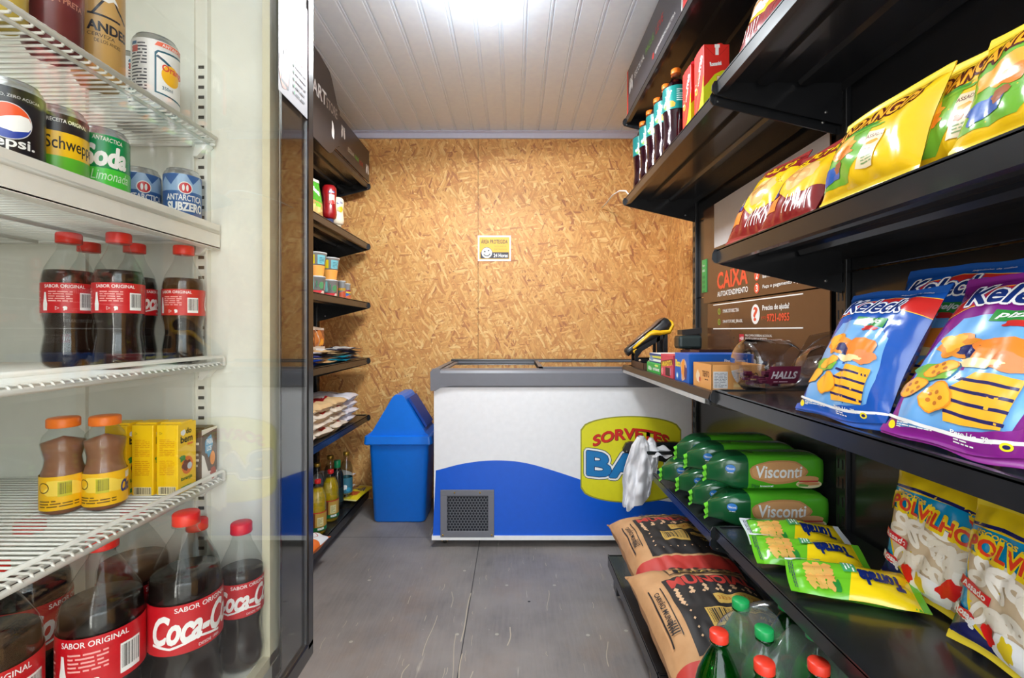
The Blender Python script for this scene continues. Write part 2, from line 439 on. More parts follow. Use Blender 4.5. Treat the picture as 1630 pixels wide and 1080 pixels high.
    def barcode(s, x0, x1, y0, y1, dark=None, light=None, seed=1):
        dark = dark or BLACKINK; light = light or WHITE
        s.rect(x0, x1, y0, y1, light); rnd = random.Random(seed); x = x0+(x1-x0)*.06; st = (x1-x0)/44
        v = []; f = []
        while x < x1-(x1-x0)*.08:
            w = rnd.choice((1, 1, 2, 3))*st*.7
            k = len(v); v += [(x, y0+(y1-y0)*.16), (x+w, y0+(y1-y0)*.16), (x+w, y1-(y1-y0)*.07), (x, y1-(y1-y0)*.07)]; f.append((k, k+1, k+2, k+3))
            x += w+rnd.choice((1, 1, 2))*st*.8
        return s.raw(v, f, dark)
class Surf:
    """a sheet x0..x1 by y0..y1 (metres) mapped into 3D by fn(x, y), sampled on a grid"""
    def __init__(s, x0, x1, y0, y1, nu, nv, fn):
        s.a = (x0, x1, y0, y1, nu, nv)
        s.P = [[Vector(fn(x0+(x1-x0)*i/nu, y0+(y1-y0)*j/nv)) for i in range(nu+1)] for j in range(nv+1)]
        s.N = [[None]*(nu+1) for _ in range(nv+1)]
        for j in range(nv+1):
            for i in range(nu+1):
                dx = s.P[j][min(nu, i+1)]-s.P[j][max(0, i-1)]; dy = s.P[min(nv, j+1)][i]-s.P[max(0, j-1)][i]
                n = dx.cross(dy); s.N[j][i] = n.normalized() if n.length > 1e-12 else Vector((0, 0, 1))
    def ev(s, x, y, off):
        x0, x1, y0, y1, nu, nv = s.a
        u = min(max((x-x0)/(x1-x0)*nu, 0), nu-1e-6); v = min(max((y-y0)/(y1-y0)*nv, 0), nv-1e-6)
        i = int(u); j = int(v); u -= i; v -= j
        L = lambda G: G[j][i]*(1-u)*(1-v)+G[j][i+1]*u*(1-v)+G[j+1][i]*(1-u)*v+G[j+1][i+1]*u*v
        return L(s.P)+L(s.N)*off
    def base(s, mb, mat, xf=None):
        x0, x1, y0, y1, nu, nv = s.a
        v = [p for r in s.P for p in r]; f = [(j*(nu+1)+i, j*(nu+1)+i+1, (j+1)*(nu+1)+i+1, (j+1)*(nu+1)+i) for j in range(nv) for i in range(nu)]
        mb.add(v, f, mat, True, xf)
    def art(s, mb, art, eps=.0003, xf=None):
        x0, x1, y0, y1, nu, nv = s.a
        xs = [x0+(x1-x0)*i/nu for i in range(1, nu)]; ys = [y0+(y1-y0)*j/nv for j in range(1, nv)]
        k = -1; last = None
        for (v, f, mat, lift) in art.L:
            if mat is not last: k += 1; last = mat; rep = 0
            rep += 1
            if not v: continue
            bx0 = min(p[0] for p in v); bx1 = max(p[0] for p in v); by0 = min(p[1] for p in v); by1 = max(p[1] for p in v)
            xl = [x for x in xs if bx0 < x < bx1]; yl = [y for y in ys if by0 < y < by1]
            bm = bmesh.new(); bv = [bm.verts.new((p[0], p[1], 0)) for p in v]
            for q in f:
                try: bm.faces.new([bv[i] for i in q])
                except ValueError: pass
            clip = [(Vector((x0, 0, 0)), Vector((-1, 0, 0)), bx0 < x0), (Vector((x1, 0, 0)), Vector((1, 0, 0)), bx1 > x1),
                    (Vector((0, y0, 0)), Vector((0, -1, 0)), by0 < y0), (Vector((0, y1, 0)), Vector((0, 1, 0)), by1 > y1)]
            for co, no, need in clip:
                if need: bmesh.ops.bisect_plane(bm, geom=bm.verts[:]+bm.edges[:]+bm.faces[:], dist=1e-7, plane_co=co, plane_no=no, clear_outer=True)
            for x in xl: bmesh.ops.bisect_plane(bm, geom=bm.verts[:]+bm.edges[:]+bm.faces[:], dist=1e-7, plane_co=(x, 0, 0), plane_no=(1, 0, 0))
            for y in yl: bmesh.ops.bisect_plane(bm, geom=bm.verts[:]+bm.edges[:]+bm.faces[:], dist=1e-7, plane_co=(0, y, 0), plane_no=(0, 1, 0))
            bm.verts.index_update(); off = eps*(1+k*.25+.012*rep)
            vv = [s.ev(q.co.x, q.co.y, off) for q in bm.verts]
            mb.add(vv, [tuple(q.index for q in fc.verts) for fc in bm.faces], mat, True, xf); bm.free()
def flat(w, h, o, ux, uy):
    """flat sheet: origin o, x along ux, y along uy"""
    o = Vector(o); ux = Vector(ux); uy = Vector(uy)
    return Surf(0, w, 0, h, 1, 1, lambda x, y: o+ux*x+uy*y)
def around(r, x0, x1, y0, y1, r2=None):
    """label band around a bottle: x=0 faces -Y; r2 = radius at y1"""
    nu = max(2, int((x1-x0)/(r*.22)))
    def fn(x, y):
        q = r if r2 is None else r+(r2-r)*(y-y0)/(y1-y0)
        a = x/r; return (q*sin(a), -q*cos(a), y)
    return Surf(x0, x1, y0, y1, nu, 1, fn)

# ------------------------------------------------------------------ the room: a converted container, open at the near end
XL, XR, YB, YF, ZC = -1.23, .976, 3.0, -.55, 2.335
mb = MB(); mb.box(XL, XR, YF, YB, -.05, 0, floor_material())
fl = Surf(XL, XR, YF, YB, 1, 1, lambda x, y: (x, y, 0))
fa = Art(); screw = S(178, 172, 160, .6); scratch = S(188, 176, 156, .7); seam = S(74, 72, 72, .8)
for x, y in ((-.62, 2.02), (-.22, 2.1), (-.56, 1.62), (-.2, 1.66), (-.06, 1.66), (.26, 1.655), (.4, 1.68), (-.09, 1.39), (-.3, 1.395), (.205, 1.39), (.17, 1.98), (-.03, 1.98), (.34, 1.42)):
    fa.ell(x, y, .007, .006, screw)
fa.rect(-.176, -.172, YF, YB, seam)
fa.rect(XL, XR, 2.438, 2.441, seam)
rs = random.Random(8)
for x, y, l, dx in ((-.30, 1.55, .22, .01), (-.185, 1.62, .30, .012), (-.19, 1.40, .26, -.012), (-.165, 1.36, .2, -.006), (.13, 1.80, .14, .012), (-.24, 1.82, .11, -.012), (-.02, 1.6, .1, .01), (.30, 1.5, .12, .02), (.42, 1.45, .16, .02), (-.135, 1.38, .10, .004), (-.35, 1.44, .07, .012)):
    pts = [(x+dx*q+.004*sin(q*5+x*30), y+l*q) for q in (0, .2, .4, .6, .8, 1)]
    fa.line(pts, rs.uniform(.0018, .004), scratch)
for _ in range(46):
    x = rs.uniform(-.8, .5); y = rs.uniform(1.35, 2.25); l = rs.uniform(.01, .06); dx = rs.uniform(-.006, .006)
    fa.line([(x, y), (x+dx, y+l*.5), (x+dx*.6, y+l)], rs.uniform(.0008, .002), scratch)
fa.ell(.06, 1.86, .006, .005, BLACKINK)
fl.art(mb, fa, .0004)
structure(mb, 'floor')

OSB_B = osb_material('oriented_strand_board', (0, 2)); OSB_S = osb_material('oriented_strand_board_side', (1, 2))
gap = S(96, 60, 30, .8)
mb = MB(); mb.box(XL-.02, XR+.02, YB, YB+.02, -.05, ZC+.05, OSB_B)
mb.box(-.229, -.2265, YB-.0006, YB, 0, ZC, gap)
structure(mb, 'wall_back')
mb = MB(); mb.box(XR, XR+.02, YF, YB, -.05, ZC+.05, OSB_S); mb.box(XR-.0006, XR, 1.78, 1.7825, 0, ZC, gap); structure(mb, 'wall_right')
mb = MB(); mb.box(XL-.02, XL, YF, YB, -.05, ZC+.05, OSB_S); mb.box(XL, XL+.0006, 1.78, 1.7825, 0, ZC, gap); structure(mb, 'wall_left')
PVC = S(230, 240, 255, .32, name='pvc_lining'); PVCG = S(196, 196, 208, .4, name='pvc_groove')
mb = MB(); mb.box(XL-.02, XR+.02, YF, YB+.02, ZC+.006, ZC+.03, PVC)
x = -.0505-.1035*13
while x < XR:
    a = max(x+.003, XL); b = min(x+.1005, XR)
    if b > a+.01:
        # each board: a shallow raised face, a thin ridge and a recessed joint
        mb.prism([(a, ZC+.007), (a+.003, ZC), (b-.012, ZC), (b-.009, ZC+.003), (b-.006, ZC), (b, ZC), (b, ZC+.007)], 'y', YF, YB, PVC)
    x += .1035
structure(mb, 'ceiling')
mb = MB(); mb.prism([(YB, ZC), (YB-.028, ZC), (YB-.03, ZC-.006), (YB-.012, ZC-.012), (YB-.010, ZC-.040), (YB, ZC-.042)], 'x', XL, XR, S(214, 216, 236, .35)); structure(mb, 'trim_1')

# ------------------------------------------------------------------ ceiling bulbs
GLOW = emissive('lit_bulb_glass', (1, .98, .95), 3.2)
def bulb(base, d, label):
    t = empty('light_bulb', base)
    d = Vector(d).normalized(); q = d.to_track_quat('Z', 'Y').to_matrix().to_4x4()
    MB().lathe([(.0, .0), (.013, .0), (.0135, .026), (.015, .030)], S(225, 225, 225, .4), 20, q).build('screw_cap', t)
    MB().lathe([(.015, .028), (.017, .045), (.026, .062), (.0315, .078), (.0325, .092), (.029, .107), (.018, .119), (.0, .124)], GLOW, 26, q).build('glass_bulb', t)
    return tag(t, label, 'light bulb', 'bare bulbs under the ceiling')
t = empty('lamp_holder', (-.175, 1.60, ZC-.002))
MB().lathe([(.0, -.075), (.022, -.072), (.026, -.05), (.034, -.02), (.038, 0), (0, 0)], S(226, 226, 226, .4), 24).build('rose', t)
MB().tube([(.02, .02, -.04), (.045, .05, -.075)], [.021, .024], S(205, 208, 205, .4), 16).build('socket', t)
MB().tube([(-.02, -.02, -.04), (-.035, -.04, -.07)], [.021, .024], S(205, 208, 205, .4), 16).build('socket', t)
MB().box(-.008, .03, -.03, -.026, -.05, -.035, S(60, 62, 62, .4)).build('clamp', t)
tag(t, 'white double lamp holder fixed to the middle of the ceiling boards', 'lamp holder')
bulb((-.134, 1.645, ZC-.072), (.62, .55, -.72), 'lit round white bulb pointing down towards the back wall')
bulb((-.208, 1.565, ZC-.068), (-.35, -.55, -.55), 'lit white bulb cut off by the top edge of the photo')

# ------------------------------------------------------------------ black steel shelving
def plate(xf, xb, y0, y1, z, lip=.036, mat=None):
    """one shelf board with its folded front; xf aisle edge, xb wall edge; z top of front fold"""
    mat = mat or METAL_BLACK; d = 1 if xb > xf else -1; m = MB()
    m.box(min(xf, xb), max(xf, xb), y0, y1, z-.006, z-.003, mat)
    m.prism([(xf, z), (xf+d*.010, z), (xf+d*.010, z-.004), (xf+d*.004, z-.006), (xf+d*.004, z-lip+.004), (xf+d*.018, z-lip+.002), (xf+d*.018, z-lip), (xf, z-lip)], 'y', y0, y1, mat)
    m.box(min(xb, xb-d*.003), max(xb, xb-d*.003), y0, y1, z-.03, z-.004, mat)
    for q in (.36, .68):
        c = xf+(xb-xf)*q; m.prism([(c-.018, z-.006), (c-.012, z-.018), (c+.012, z-.018), (c+.018, z-.006)], 'y', y0+.01, y1-.01, mat)
    return m
def bracket(xf, xb, y, z, th=.004):
    d = 1 if xb > xf else -1; m = MB()
    prof = [(xf-d*.012, z-.012), (xf-d*.006, z-.001), (xf+d*.02, z+.001), (xb, z-.004), (xb, z-.118), (xf+d*.02, z-.044), (xf-d*.006, z-.036), (xf-d*.013, z-.026)]
    m.prism([(p[0], p[1]) for p in prof], 'y', y-th/2, y+th/2, METAL_BLACK)
    for px_, pz in ((xf+d*.006, z-.030), (xb-d*.045, z-.085)): m.lathe([(0, .0), (.0035, 0), (.0035, th+.004), (0, th+.005)], STEEL, 10, Matrix.Translation((px_, y-th/2-.002, pz)) @ Matrix.Rotation(radians(-90), 4, 'X'))
    return m
def upright(x, y, z1, d):
    m = MB(); m.box(min(x, x+d*.03), max(x, x+d*.03), y-.02, y+.02, .0, z1, METAL_BLACK, .003)
    for k in range(int(z1/.05)):
        z = .05+k*.05
        for dy in (-.008, .008): m.box(min(x, x-d*.0006), max(x, x-d*.0006), y+dy-.0025, y+dy+.0025, z, z+.026, S(4, 4, 4, .8))
    return m
def shelf_unit(label, xf, xb, y0, y1, levels, base, ends=(True, True), zt=2.27, side=1, back=True):
    t = empty('shelving_unit', ((xf+xb)/2, (y0+y1)/2, 0)); inv = Vector(t.location)
    def put(m, name, par=None):
        o = m.build(name, par or t)
        if par is None or par == t: o.location = -inv
        return o
    xp = xb
    for k, y in enumerate((y0, y1)):
        if ends[k]: put(upright(xp-side*.002, y, zt, side), 'upright')
    if back:
        m = MB(); z = .12
        while z < zt-.05:
            zz = min(z+.37, zt-.02); m.box(min(xp+side*.012, xp+side*.02), max(xp+side*.012, xp+side*.02), y0+.022, y1-.022, z, zz-.004, METAL_BLACK, .002); z += .37
        put(m, 'back_panel')
    for (z, f, ya, yb, lip) in levels:
        o = put(plate(f, xp-side*.002, ya, yb, z, lip), 'shelf')
        for k, y in enumerate((y0, y1)):
            yy = y+(.006 if k == 0 else -.006)
            put(bracket(f, xp-side*.002, yy, z), 'bracket', o)
    f, zb, ya, yb = base
    m = MB(); m.box(min(f, xp), max(f, xp), ya, yb, zb-.006, zb, METAL_BLACK); m.box(min(f, f+side*.004), max(f, f+side*.004), ya, yb, zb-.045, zb+.004, METAL_BLACK)
    m.box(min(f, xp), max(f, xp), yb-.004, yb, zb-.045, zb+.002, METAL_BLACK)
    o = put(m, 'base_shelf')
    for y in (ya+.04, yb-.04):
        put(MB().box(min(f+side*.02, f+side*.075), max(f+side*.02, f+side*.075), y-.03, y+.03, .02, zb-.04, METAL_BLACK, .004).lathe([(.0, 0), (.018, 0), (.018, .012), (.006, .016), (.006, .03)], STEEL, 16, Matrix.Translation((f+side*.048, y, 0))), 'foot', o)
    tag(t, label, 'shelf')
    return t
XS = .54; XP = .877
shelf_unit('black steel shelving bay at the far right, holding soda bottles, cartons and sweets counter', XS, XP, 1.262, 2.29,
           [(2.10, XS, 1.262, 2.29, .03), (1.715, XS, 1.262, 2.285, .036), (.905, XS, 1.262, 2.285, .02), (.517, XS, 1.262, 1.83, .03)],
           (.385, .15, 1.264, 1.93), ends=(False, True))
shelf_unit('black steel shelving bay at the near right, full of crisp and snack bags', XS-.008, XP, .235, 1.262,
           [(2.10, XS, .235, 1.255, .03), (1.737, XS, .235, 1.255, .036), (1.288, XS, .235, 1.255, .04), (.913, XS-.004, .235, 1.255, .036), (.548, XS-.004, .235, 1.255, .034)],
           (.385, .15, .24, 1.26), ends=(True, True))
XLF, XLP = -.893, -1.205
shelf_unit('black steel shelving bay on the left behind the drinks cooler', XLF, XLP, 1.72, 2.90,
           [(1.975, XLF, 1.72, 2.895, .03), (1.605, XLF, 1.72, 2.895, .036), (1.245, XLF, 1.72, 2.895, .036), (.905, XLF, 1.72, 2.895, .036), (.555, XLF, 1.72, 2.895, .036)],
           (-.893, .09, 1.72, 2.90), side=-1, zt=2.12)

# price rail under the sweets counter
m = MB(); m.prism([(XS-.010, .905), (XS-.001, .907), (XS-.001, .868), (XS-.012, .870), (XS-.017, .886)], 'y', 1.27, 2.285, ink((.02, .02, .022), .35, name='black_plastic'))
o = m.build('price_rail'); tag(o, 'black plastic price rail with clear strip along the far counter edge', 'price rail')
m2 = MB(); m2.box(XS-.0185, XS-.0165, 1.29, 2.25, .871, .884, S(178, 176, 172, .2)); m2.build('label_strip', o)

# ------------------------------------------------------------------ signs above the shelves
DK = S(62, 60, 66, .3, name='sign_panel'); RD = S(200, 52, 46, .4); GRN = S(110, 180, 70, .4)
def hands(a, x, y, s, c=None):
    c = c or WHITE
    for k in (-1, 1):
        a.blob(x+k*s*.3, y, s*.22, s*.42, c, 3+k, .1, rot=k*.15); a.ell(x+k*s*.12, y+s*.5, s*.08, s*.22, c, rot=-k*.2); a.ell(x+k*s*.38, y+s*.52, s*.07, s*.2, c, rot=k*.1)
# right-hand fascia: seen from the aisle, x runs towards the camera
t = empty('sign_board', (.548, 1.9, 2.10)); w = .74; m = MB(); m.box(-.002, .006, -.37, .37, .002, .215, DK)
sf = flat(w, .213, (-.0022, .37, .002), (0, -1, 0), (0, 0, 1)); a = Art()
a.rect(0, .024, 0, .213, RD); hands(a, .075, .11, .06)
a.text('ESCOLHA,', .14, .30, .105, .135, WHITE, .0); a.text('PAGUE,', .32, .44, .105, .135, GRN, .0); a.text('LEVE', .46, .55, .105, .135, RD, .0)
a.text('@SMARTSTORECTBA', .45, .68, .035, .052, WHITE, .0); a.ell(.425, .045, .011, .012, RD); a.blob(.655, .16, .012, .06, WHITE, 4, .3); a.blob(.685, .17, .016, .045, WHITE, 6, .3)
sf.art(m, a, .0004); m.box(-.004, .008, -.372, .372, -.002, .004, S(210, 210, 210, .35)); m.box(-.004, .008, -.376, -.37, -.002, .216, WHITE)
m.build('panel', t); tag(t, 'dark sign board reading ESCOLHA, PAGUE, LEVE above the far right shelves', 'sign')
t = empty('sign_board', (.548, 1.18, 2.10)); m = MB(); m.box(-.002, .006, -.34, .34, .002, .215, RD); m.box(-.004, .008, -.34, .34, -.002, .004, S(210, 210, 210, .35))
m.build('panel', t); tag(t, 'red sign board above the near right shelves, cut off by the photo edge', 'sign')
# left-hand fascia: x runs away from the camera
DKL = S(58, 50, 46, .3, name='sign_panel_left')
t = empty('sign_board', (-.888, 2.3, 1.975)); poly = [(-.58, .005), (.59, .005), (.59, .195), (.12, .195), (-.02, .195), (-.58, .195)]
m = MB(); m.prism(poly, 'x', -.006, 0, DKL); sf = flat(1.17, .19, (.0002, -.58, .005), (0, 1, 0), (0, 0, 1)); a = Art()
hands(a, .73, .115, .055); a.text('ESCOLHA,', .80, .90, .05, .075, S(200, 190, 170, .5), 0); a.text('PAGUE,', .91, .98, .05, .075, GRN, 0); a.text('LEVE', .99, 1.05, .05, .075, RD, 0); hands(a, 1.13, .06, .05)
sf.art(m, a, .0004); m.build('panel', t); tag(t, 'long dark sign strip with small white hand icons above the left shelves', 'sign')
t = empty('sign_board', (-.876, 2.02, 1.975))
def ease(q): return q*q*(3-2*q)
top = [(.35-.14*q, .20+.13*ease(q)) for q in [k/10 for k in range(11)]]; bot = [(.21+.14*q, -.06+.0+.08*ease(q)) for q in [k/10 for k in range(11)]]
poly = [(-.34, -.04), (.16, -.06)]+bot+top+[(.1, .345), (-.34, .345)]
m = MB(); m.prism(poly, 'x', -.006, 0, DKL); sf = flat(.69, .41, (.0002, -.34, -.06), (0, 1, 0), (0, 0, 1)); a = Art()
a.text('SMART', .27, .52, .20, .265, WHITE, .02); a.text('STORE', .52, .655, .20, .25, S(170, 160, 150, .4), .02); a.blob(.60, .12, .018, .04, WHITE, 4, .3)
sf.art(m, a, .0004); m.build('panel', t); tag(t, 'curved dark sign reading SMARTSTORE in front of the long sign strip', 'sign')

# self-checkout boards on the back panels of the right-hand shelves
BRN = S(92, 62, 42, .25, name='brown_board', coat=.3)
Xp = .872
def board(y_far, y_near, z0, z1, name, label, fn, mat=BRN, x=Xp):
    t = empty(name, (x, (y_far+y_near)/2, z0)); w = y_far-y_near; m = MB(); m.box(0, .004, -w/2, w/2, 0, z1-z0, mat)
    sf = flat(w, z1-z0, (-.0002, w/2, 0), (0, -1, 0), (0, 0, 1)); a = Art(); fn(a, w, z1-z0); sf.art(m, a, .0003)
    m.build('board', t); tag(t, label, 'sign'); return t
def b1(a, w, h):
    a.rect(.115, w, .235, h, S(205, 203, 204, .4))
    O = S(226, 86, 54, .45)
    a.text('CAIXA', .147, .407, .052, .122, O, .035); a.text('AUTOATENDIMENTO', .147, .41, .020, .042, WHITE, .015)
    for k, (y, tx, tx2) in enumerate(((.118, 'Escolha os', 'produtos'), (.074, 'Leia o codigo de', 'barras ou busque'), (.028, 'Faça o pagamento e pronto!', ''))):
        a.ell(.475, y, .018, .019, O, n=24); a.text(str(k+1), .468, .482, y-.012, y+.012, WHITE, .03)
        a.text(tx, .515, .515+.0105*len(tx), y+.001 if tx2 else y-.008, y+.017 if tx2 else y+.008, WHITE, .012)
        if tx2: a.text(tx2, .515, .515+.0105*len(tx2), y-.018, y-.003, WHITE, .012)
board(2.165, 1.30, 1.195, 1.62, 'checkout_board', 'brown board reading CAIXA AUTOATENDIMENTO behind the sweets counter', b1)
def b2(a, w, h):
    O = S(226, 86, 54, .45); G = S(160, 190, 70, .45)
    a.rect(.06, .70, h-.010, h-.006, WHITE); a.rect(.06, .70, .147, .151, WHITE)
    for y, tx in ((.222, 'SMARTSTORECTBA'), (.178, 'SMARTSTORE_BRASIL')):
        a.ring(.120, y, .013, .013, .003, G, n=20); a.ring(.120, y, .006, .006, .002, G, n=14); a.text(tx, .155, .155+.0100*len(tx), y-.007, y+.007, WHITE, .005)
    a.ell(.42, .200, .030, .036, WHITE); a.text('?', .405, .435, .176, .226, O, .03)
    a.text('Precisa de ajuda?', .468, .63, .206, .230, WHITE, .02); a.text('(41)', .463, .492, .178, .192, O, 0); a.text('9721-0955', .498, .63, .172, .198, O, .03)
    a.rect(.30, .335, .095, .127, S(190, 40, 60, .4)); a.text('+18', .303, .332, .104, .118, WHITE, .03)
    a.text('PARA COMPRA DE BEBIDAS ALCOOLICAS,', .345, .53, .118, .127, WHITE, 0); a.text('SOLICITE O ACESSO NA PORTARIA', .345, .50, .106, .115, WHITE, 0); a.text('DO SEU PREDIO', .345, .43, .094, .103, WHITE, 0)
board(2.12, 1.30, .93, 1.19, 'checkout_board', 'brown board with a help phone number just above the sweets counter', b2)
def b3(a, w, h):
    a.text('Aqui', .008, .034, h-.035, h-.02, WHITE, 0); a.text('aceita', .008, .034, h-.055, h-.042, WHITE, 0)
    for i in range(2):
        for j in range(4): a.ell(.013+.016*i, h-.08-.022*j, .006, .008, S(40, 120, 66, .4), n=14)
board(2.175, 2.125, 1.245, 1.395, 'sticker', 'small green sticker beside the word CAIXA', b3, S(60, 160, 84, .4), Xp-.004)

# yellow security sign on the back wall
t = empty('wall_sign', (-.124, YB-.004, 1.522)); m = MB(); m.box(-.105, .105, 0, .003, -.008, .155, WHITE)
sf = flat(.21, .163, (-.105, -.0002, -.008), (1, 0, 0), (0, 0, 1)); a = Art()
YEL = S(247, 186, 18, .45); DG = S(48, 44, 56, .5)
a.rect(.010, .20, .012, .152, YEL); a.rect(.016, .196, .016, .056, DG); a.text('ÁREA PROTEGIDA', .02, .19, .110, .142, S(60, 38, 10, .5), .02)
a.text('VIGILANCIA', .105, .18, .088, .098, S(190, 130, 20, .5), 0); a.text('ELETRONICA', .105, .185, .070, .080, S(190, 130, 20, .5), 0); a.text('24 Horas', .10, .19, .024, .048, WHITE, .025)
a.ell(.057, .052, .036, .036, DG); a.ell(.057, .052, .0335, .0335, WHITE); a.ell(.044, .060, .005, .005, BLACKINK, n=12); a.ell(.068, .066, .005, .005, BLACKINK, n=12); a.ring(.057, .054, .024, .024, .005, BLACKINK, a0=radians(205), a1=radians(345), n=14)
sf.art(m, a, .0003); m.build('plate', t); tag(t, 'small yellow sign with a smiley reading 24 Horas on the back wall', 'sign')

# ------------------------------------------------------------------ chest freezer
FBLUE = S(0, 88, 206, .35, name='freezer_blue', coat=.2); FWH = S(232, 232, 234, .35, name='freezer_white'); FGR = S(112, 113, 120, .4, name='freezer_grey')
t = empty('chest_freezer', (.225, 2.325, 0)); X0, X1, D = -.632, .655, .60     # local x; y from 0 (front) to D
m = MB(); m.box(X0+.012, X1, .004, D, .045, .80, FWH, .006)
sf = flat(X1-X0, .752, (X0, .0035, .045), (1, 0, 0), (0, 0, 1)); a = Art(); a.rect(.012, X1-X0, 0, .752, FWH)
W = X1-X0
def wave(x):
    pts = [(0, .325), (.08, .352), (.2, .378), (.33, .387), (.46, .376), (.6, .335), (.75, .285), (.9, .235), (1.05, .195), (1.27, .17)]
    for (x0_, y0_), (x1_, y1_) in zip(pts, pts[1:]):
        if x <= x1_: q = (x-x0_)/(x1_-x0_); return y0_+(y1_-y0_)*q
    return pts[-1][1]
sm = [sum(wave(min(max(x+d*.02, 0), W)) for d in range(-3, 4))/7 for x in [W*k/60 for k in range(61)]]
a.poly([(0.006, 0), (W, 0)]+[(W*k/60, sm[k]) for k in range(60, -1, -1) if W*k/60 > .006], FBLUE)
# round yellow badge
bx, by = .985, .385; yl = S(222, 216, 30, .4); ol = S(150, 150, 40, .4)
def badge(g):
    p = []
    for k in range(25): q = -1+2*k/24; p.append((bx+q*(.243+g), by+.165+g+.068*sqrt(max(0, 1-q*q))*1.0-.02))
    for k in range(25): q = 1-2*k/24; p.append((bx+q*(.243+g), by-.165-g-.075*sqrt(max(0, 1-q*q))+.035))
    return p
a.poly(badge(.006), ol); a.poly(badge(0), yl)
def arc(x, y): u = (x-bx)/.2; return (x+.002*u, y-.045*u*u)
for dx, dy, mm in ((.004, -.004, S(120, 60, 20, .5)), (0, 0, S(206, 36, 28, .4))): a.text('SORVETES', bx-.185+dx, bx+.185+dx, by+.106+dy, by+.158+dy, mm, .045, warp=arc)
def arc2(x, y): u = (x-bx)/.25; return (x, y+.02*abs(u)*abs(u)-.0)
for off, mm in ((.17, S(70, 80, 80, .5)), (.14, WHITE), (.075, S(20, 60, 110, .4)), (.045, S(24, 120, 184, .4))):
    a.text('BALI', bx-.215, bx+.21, by-.085, by+.03, mm, off, warp=arc2)
sf.art(m, a, .0003)
m.build('body', t)
m = MB(); m.prism([(-.004, .038), (-.004, .058), (D, .058), (D, .045), (.01, .038)], 'x', X0+.002, X1, WHITE); m.build('bottom_trim', t)
# grey top rim, dipping at the corner, sloping glass lids in it
m = MB(); m.prism([(-.010, .800), (-.012, .862), (-.004, .875), (.03, .882), (.03, .79), (.004, .79)], 'x', X0, X1+.01, FGR)
m.prism([(X0-.002, .775), (X0-.004, .868), (X0+.008, .880), (X0+.045, .884), (X0+.045, .80), (X0+.10, .80), (X0+.045, .790), (X0+.02, .775)], 'y', -.0118, -.004, FGR)
m.prism([(X0-.003, .775), (X0-.004, .868), (X0+.01, .882), (X0+.045, .886), (X0+.045, .79), (X0+.012, .775)], 'y', -.010, D+.01, FGR)
m.prism([(X1+.01, .79), (X1+.012, .868), (X1, .882), (X1-.04, .886), (X1-.04, .79)], 'y', -.010, D+.01, FGR)
m.box(X0+.02, X1, D-.03, D+.012, .79, .896, ink((.03, .03, .033), .3, name='dark_rim'), .004)
m.build('top_rim', t)
gl = clear('lid_glass', (.55, .57, .58), .05, 2.5)
for x0_, x1_, z in ((X0+.05, -.08, .874), (-.10, X1-.04, .882)):
    o = MB().box(x0_, x1_, .03, D-.03, z, z+.004, gl).build('sliding_lid', t)
    MB().box(x0_, x1_, .03, .05, z-.003, z+.008, FGR).box(x0_, x1_, D-.05, D-.03, z-.003, z+.008, FGR).box(x0_, x0_+.02, .03, D-.03, z-.003, z+.008, FGR).box(x1_-.02, x1_, .03, D-.03, z-.003, z+.008, FGR).build('frame', o)
# ventilation grille with its honeycomb
g = MB(); gx0, gx1, gz0, gz1 = X0+.045, X0+.31, .052, .285
ix0, ix1, iz0, iz1 = gx0+.033, gx1-.03, gz0+.030, gz1-.028
for q in ((gx0, gx1, gz0, iz0), (gx0, gx1, iz1, gz1), (gx0, ix0, iz0, iz1), (ix1, gx1, iz0, iz1)): g.box(q[0], q[1], -.006, .004, q[2], q[3], FGR, .0015)
g.box(ix0, ix1, .0015, .003, iz0, iz1, S(14, 18, 30, .7))
R = .0088; n_c = int((ix1-ix0)/(R*1.732))+1; n_r = int((iz1-iz0)/(R*1.5))+1; hv = []; hf = []
for j in range(n_r):
    for i in range(n_c):
        cx = ix0+R*.9+i*R*1.732+(R*.866 if j % 2 else 0); cz = iz0+R*.8+j*R*1.5
        if cx > ix1-R*.4 or cz > iz1-R*.4: continue
        k = len(hv)
        for rr in (R, R*.74):
            for q in range(6): an = radians(60*q+30); hv.append((cx+rr*cos(an), -.002, cz+rr*sin(an)))
        for q in range(6): hf.append((k+q, k+(q+1) % 6, k+6+(q+1) % 6, k+6+q))
g.add(hv, hf, S(96, 98, 104, .4))
o = g.build('ventilation_grille', t)
for x, z in ((gx0+.012, gz0+.012), (gx1-.012, gz0+.012), (gx0+.07, gz1-.012), (gx1-.07, gz1-.012)): MB().lathe([(0, 0), (.004, 0), (.004, .002), (0, .003)], GOLD, 12, Matrix.Translation((x, -.006, z)) @ Matrix.Rotation(radians(90), 4, 'X')).build('screw', o)
for x, y in ((X0+.06, .05), (X0+.06, D-.08), (X1-.06, .05), (X1-.06, D-.08)):
    o = MB().box(x-.014, x-.011, y-.012, y+.014, .014, .045, GOLD).box(x+.011, x+.014, y-.012, y+.014, .014, .045, GOLD).box(x-.02, x+.02, y-.02, y+.02, .04, .045, GOLD).build('caster', t)
    MB().lathe([(0, -.009), (.017, -.009), (.019, 0), (.017, .009), (0, .009)], S(46, 42, 34, .5), 20, Matrix.Translation((x, y, .0193)) @ Matrix.Rotation(radians(90), 4, 'Y')).build('wheel', o)
tag(t, 'white and blue chest freezer with round yellow SORVETES badge', 'freezer')

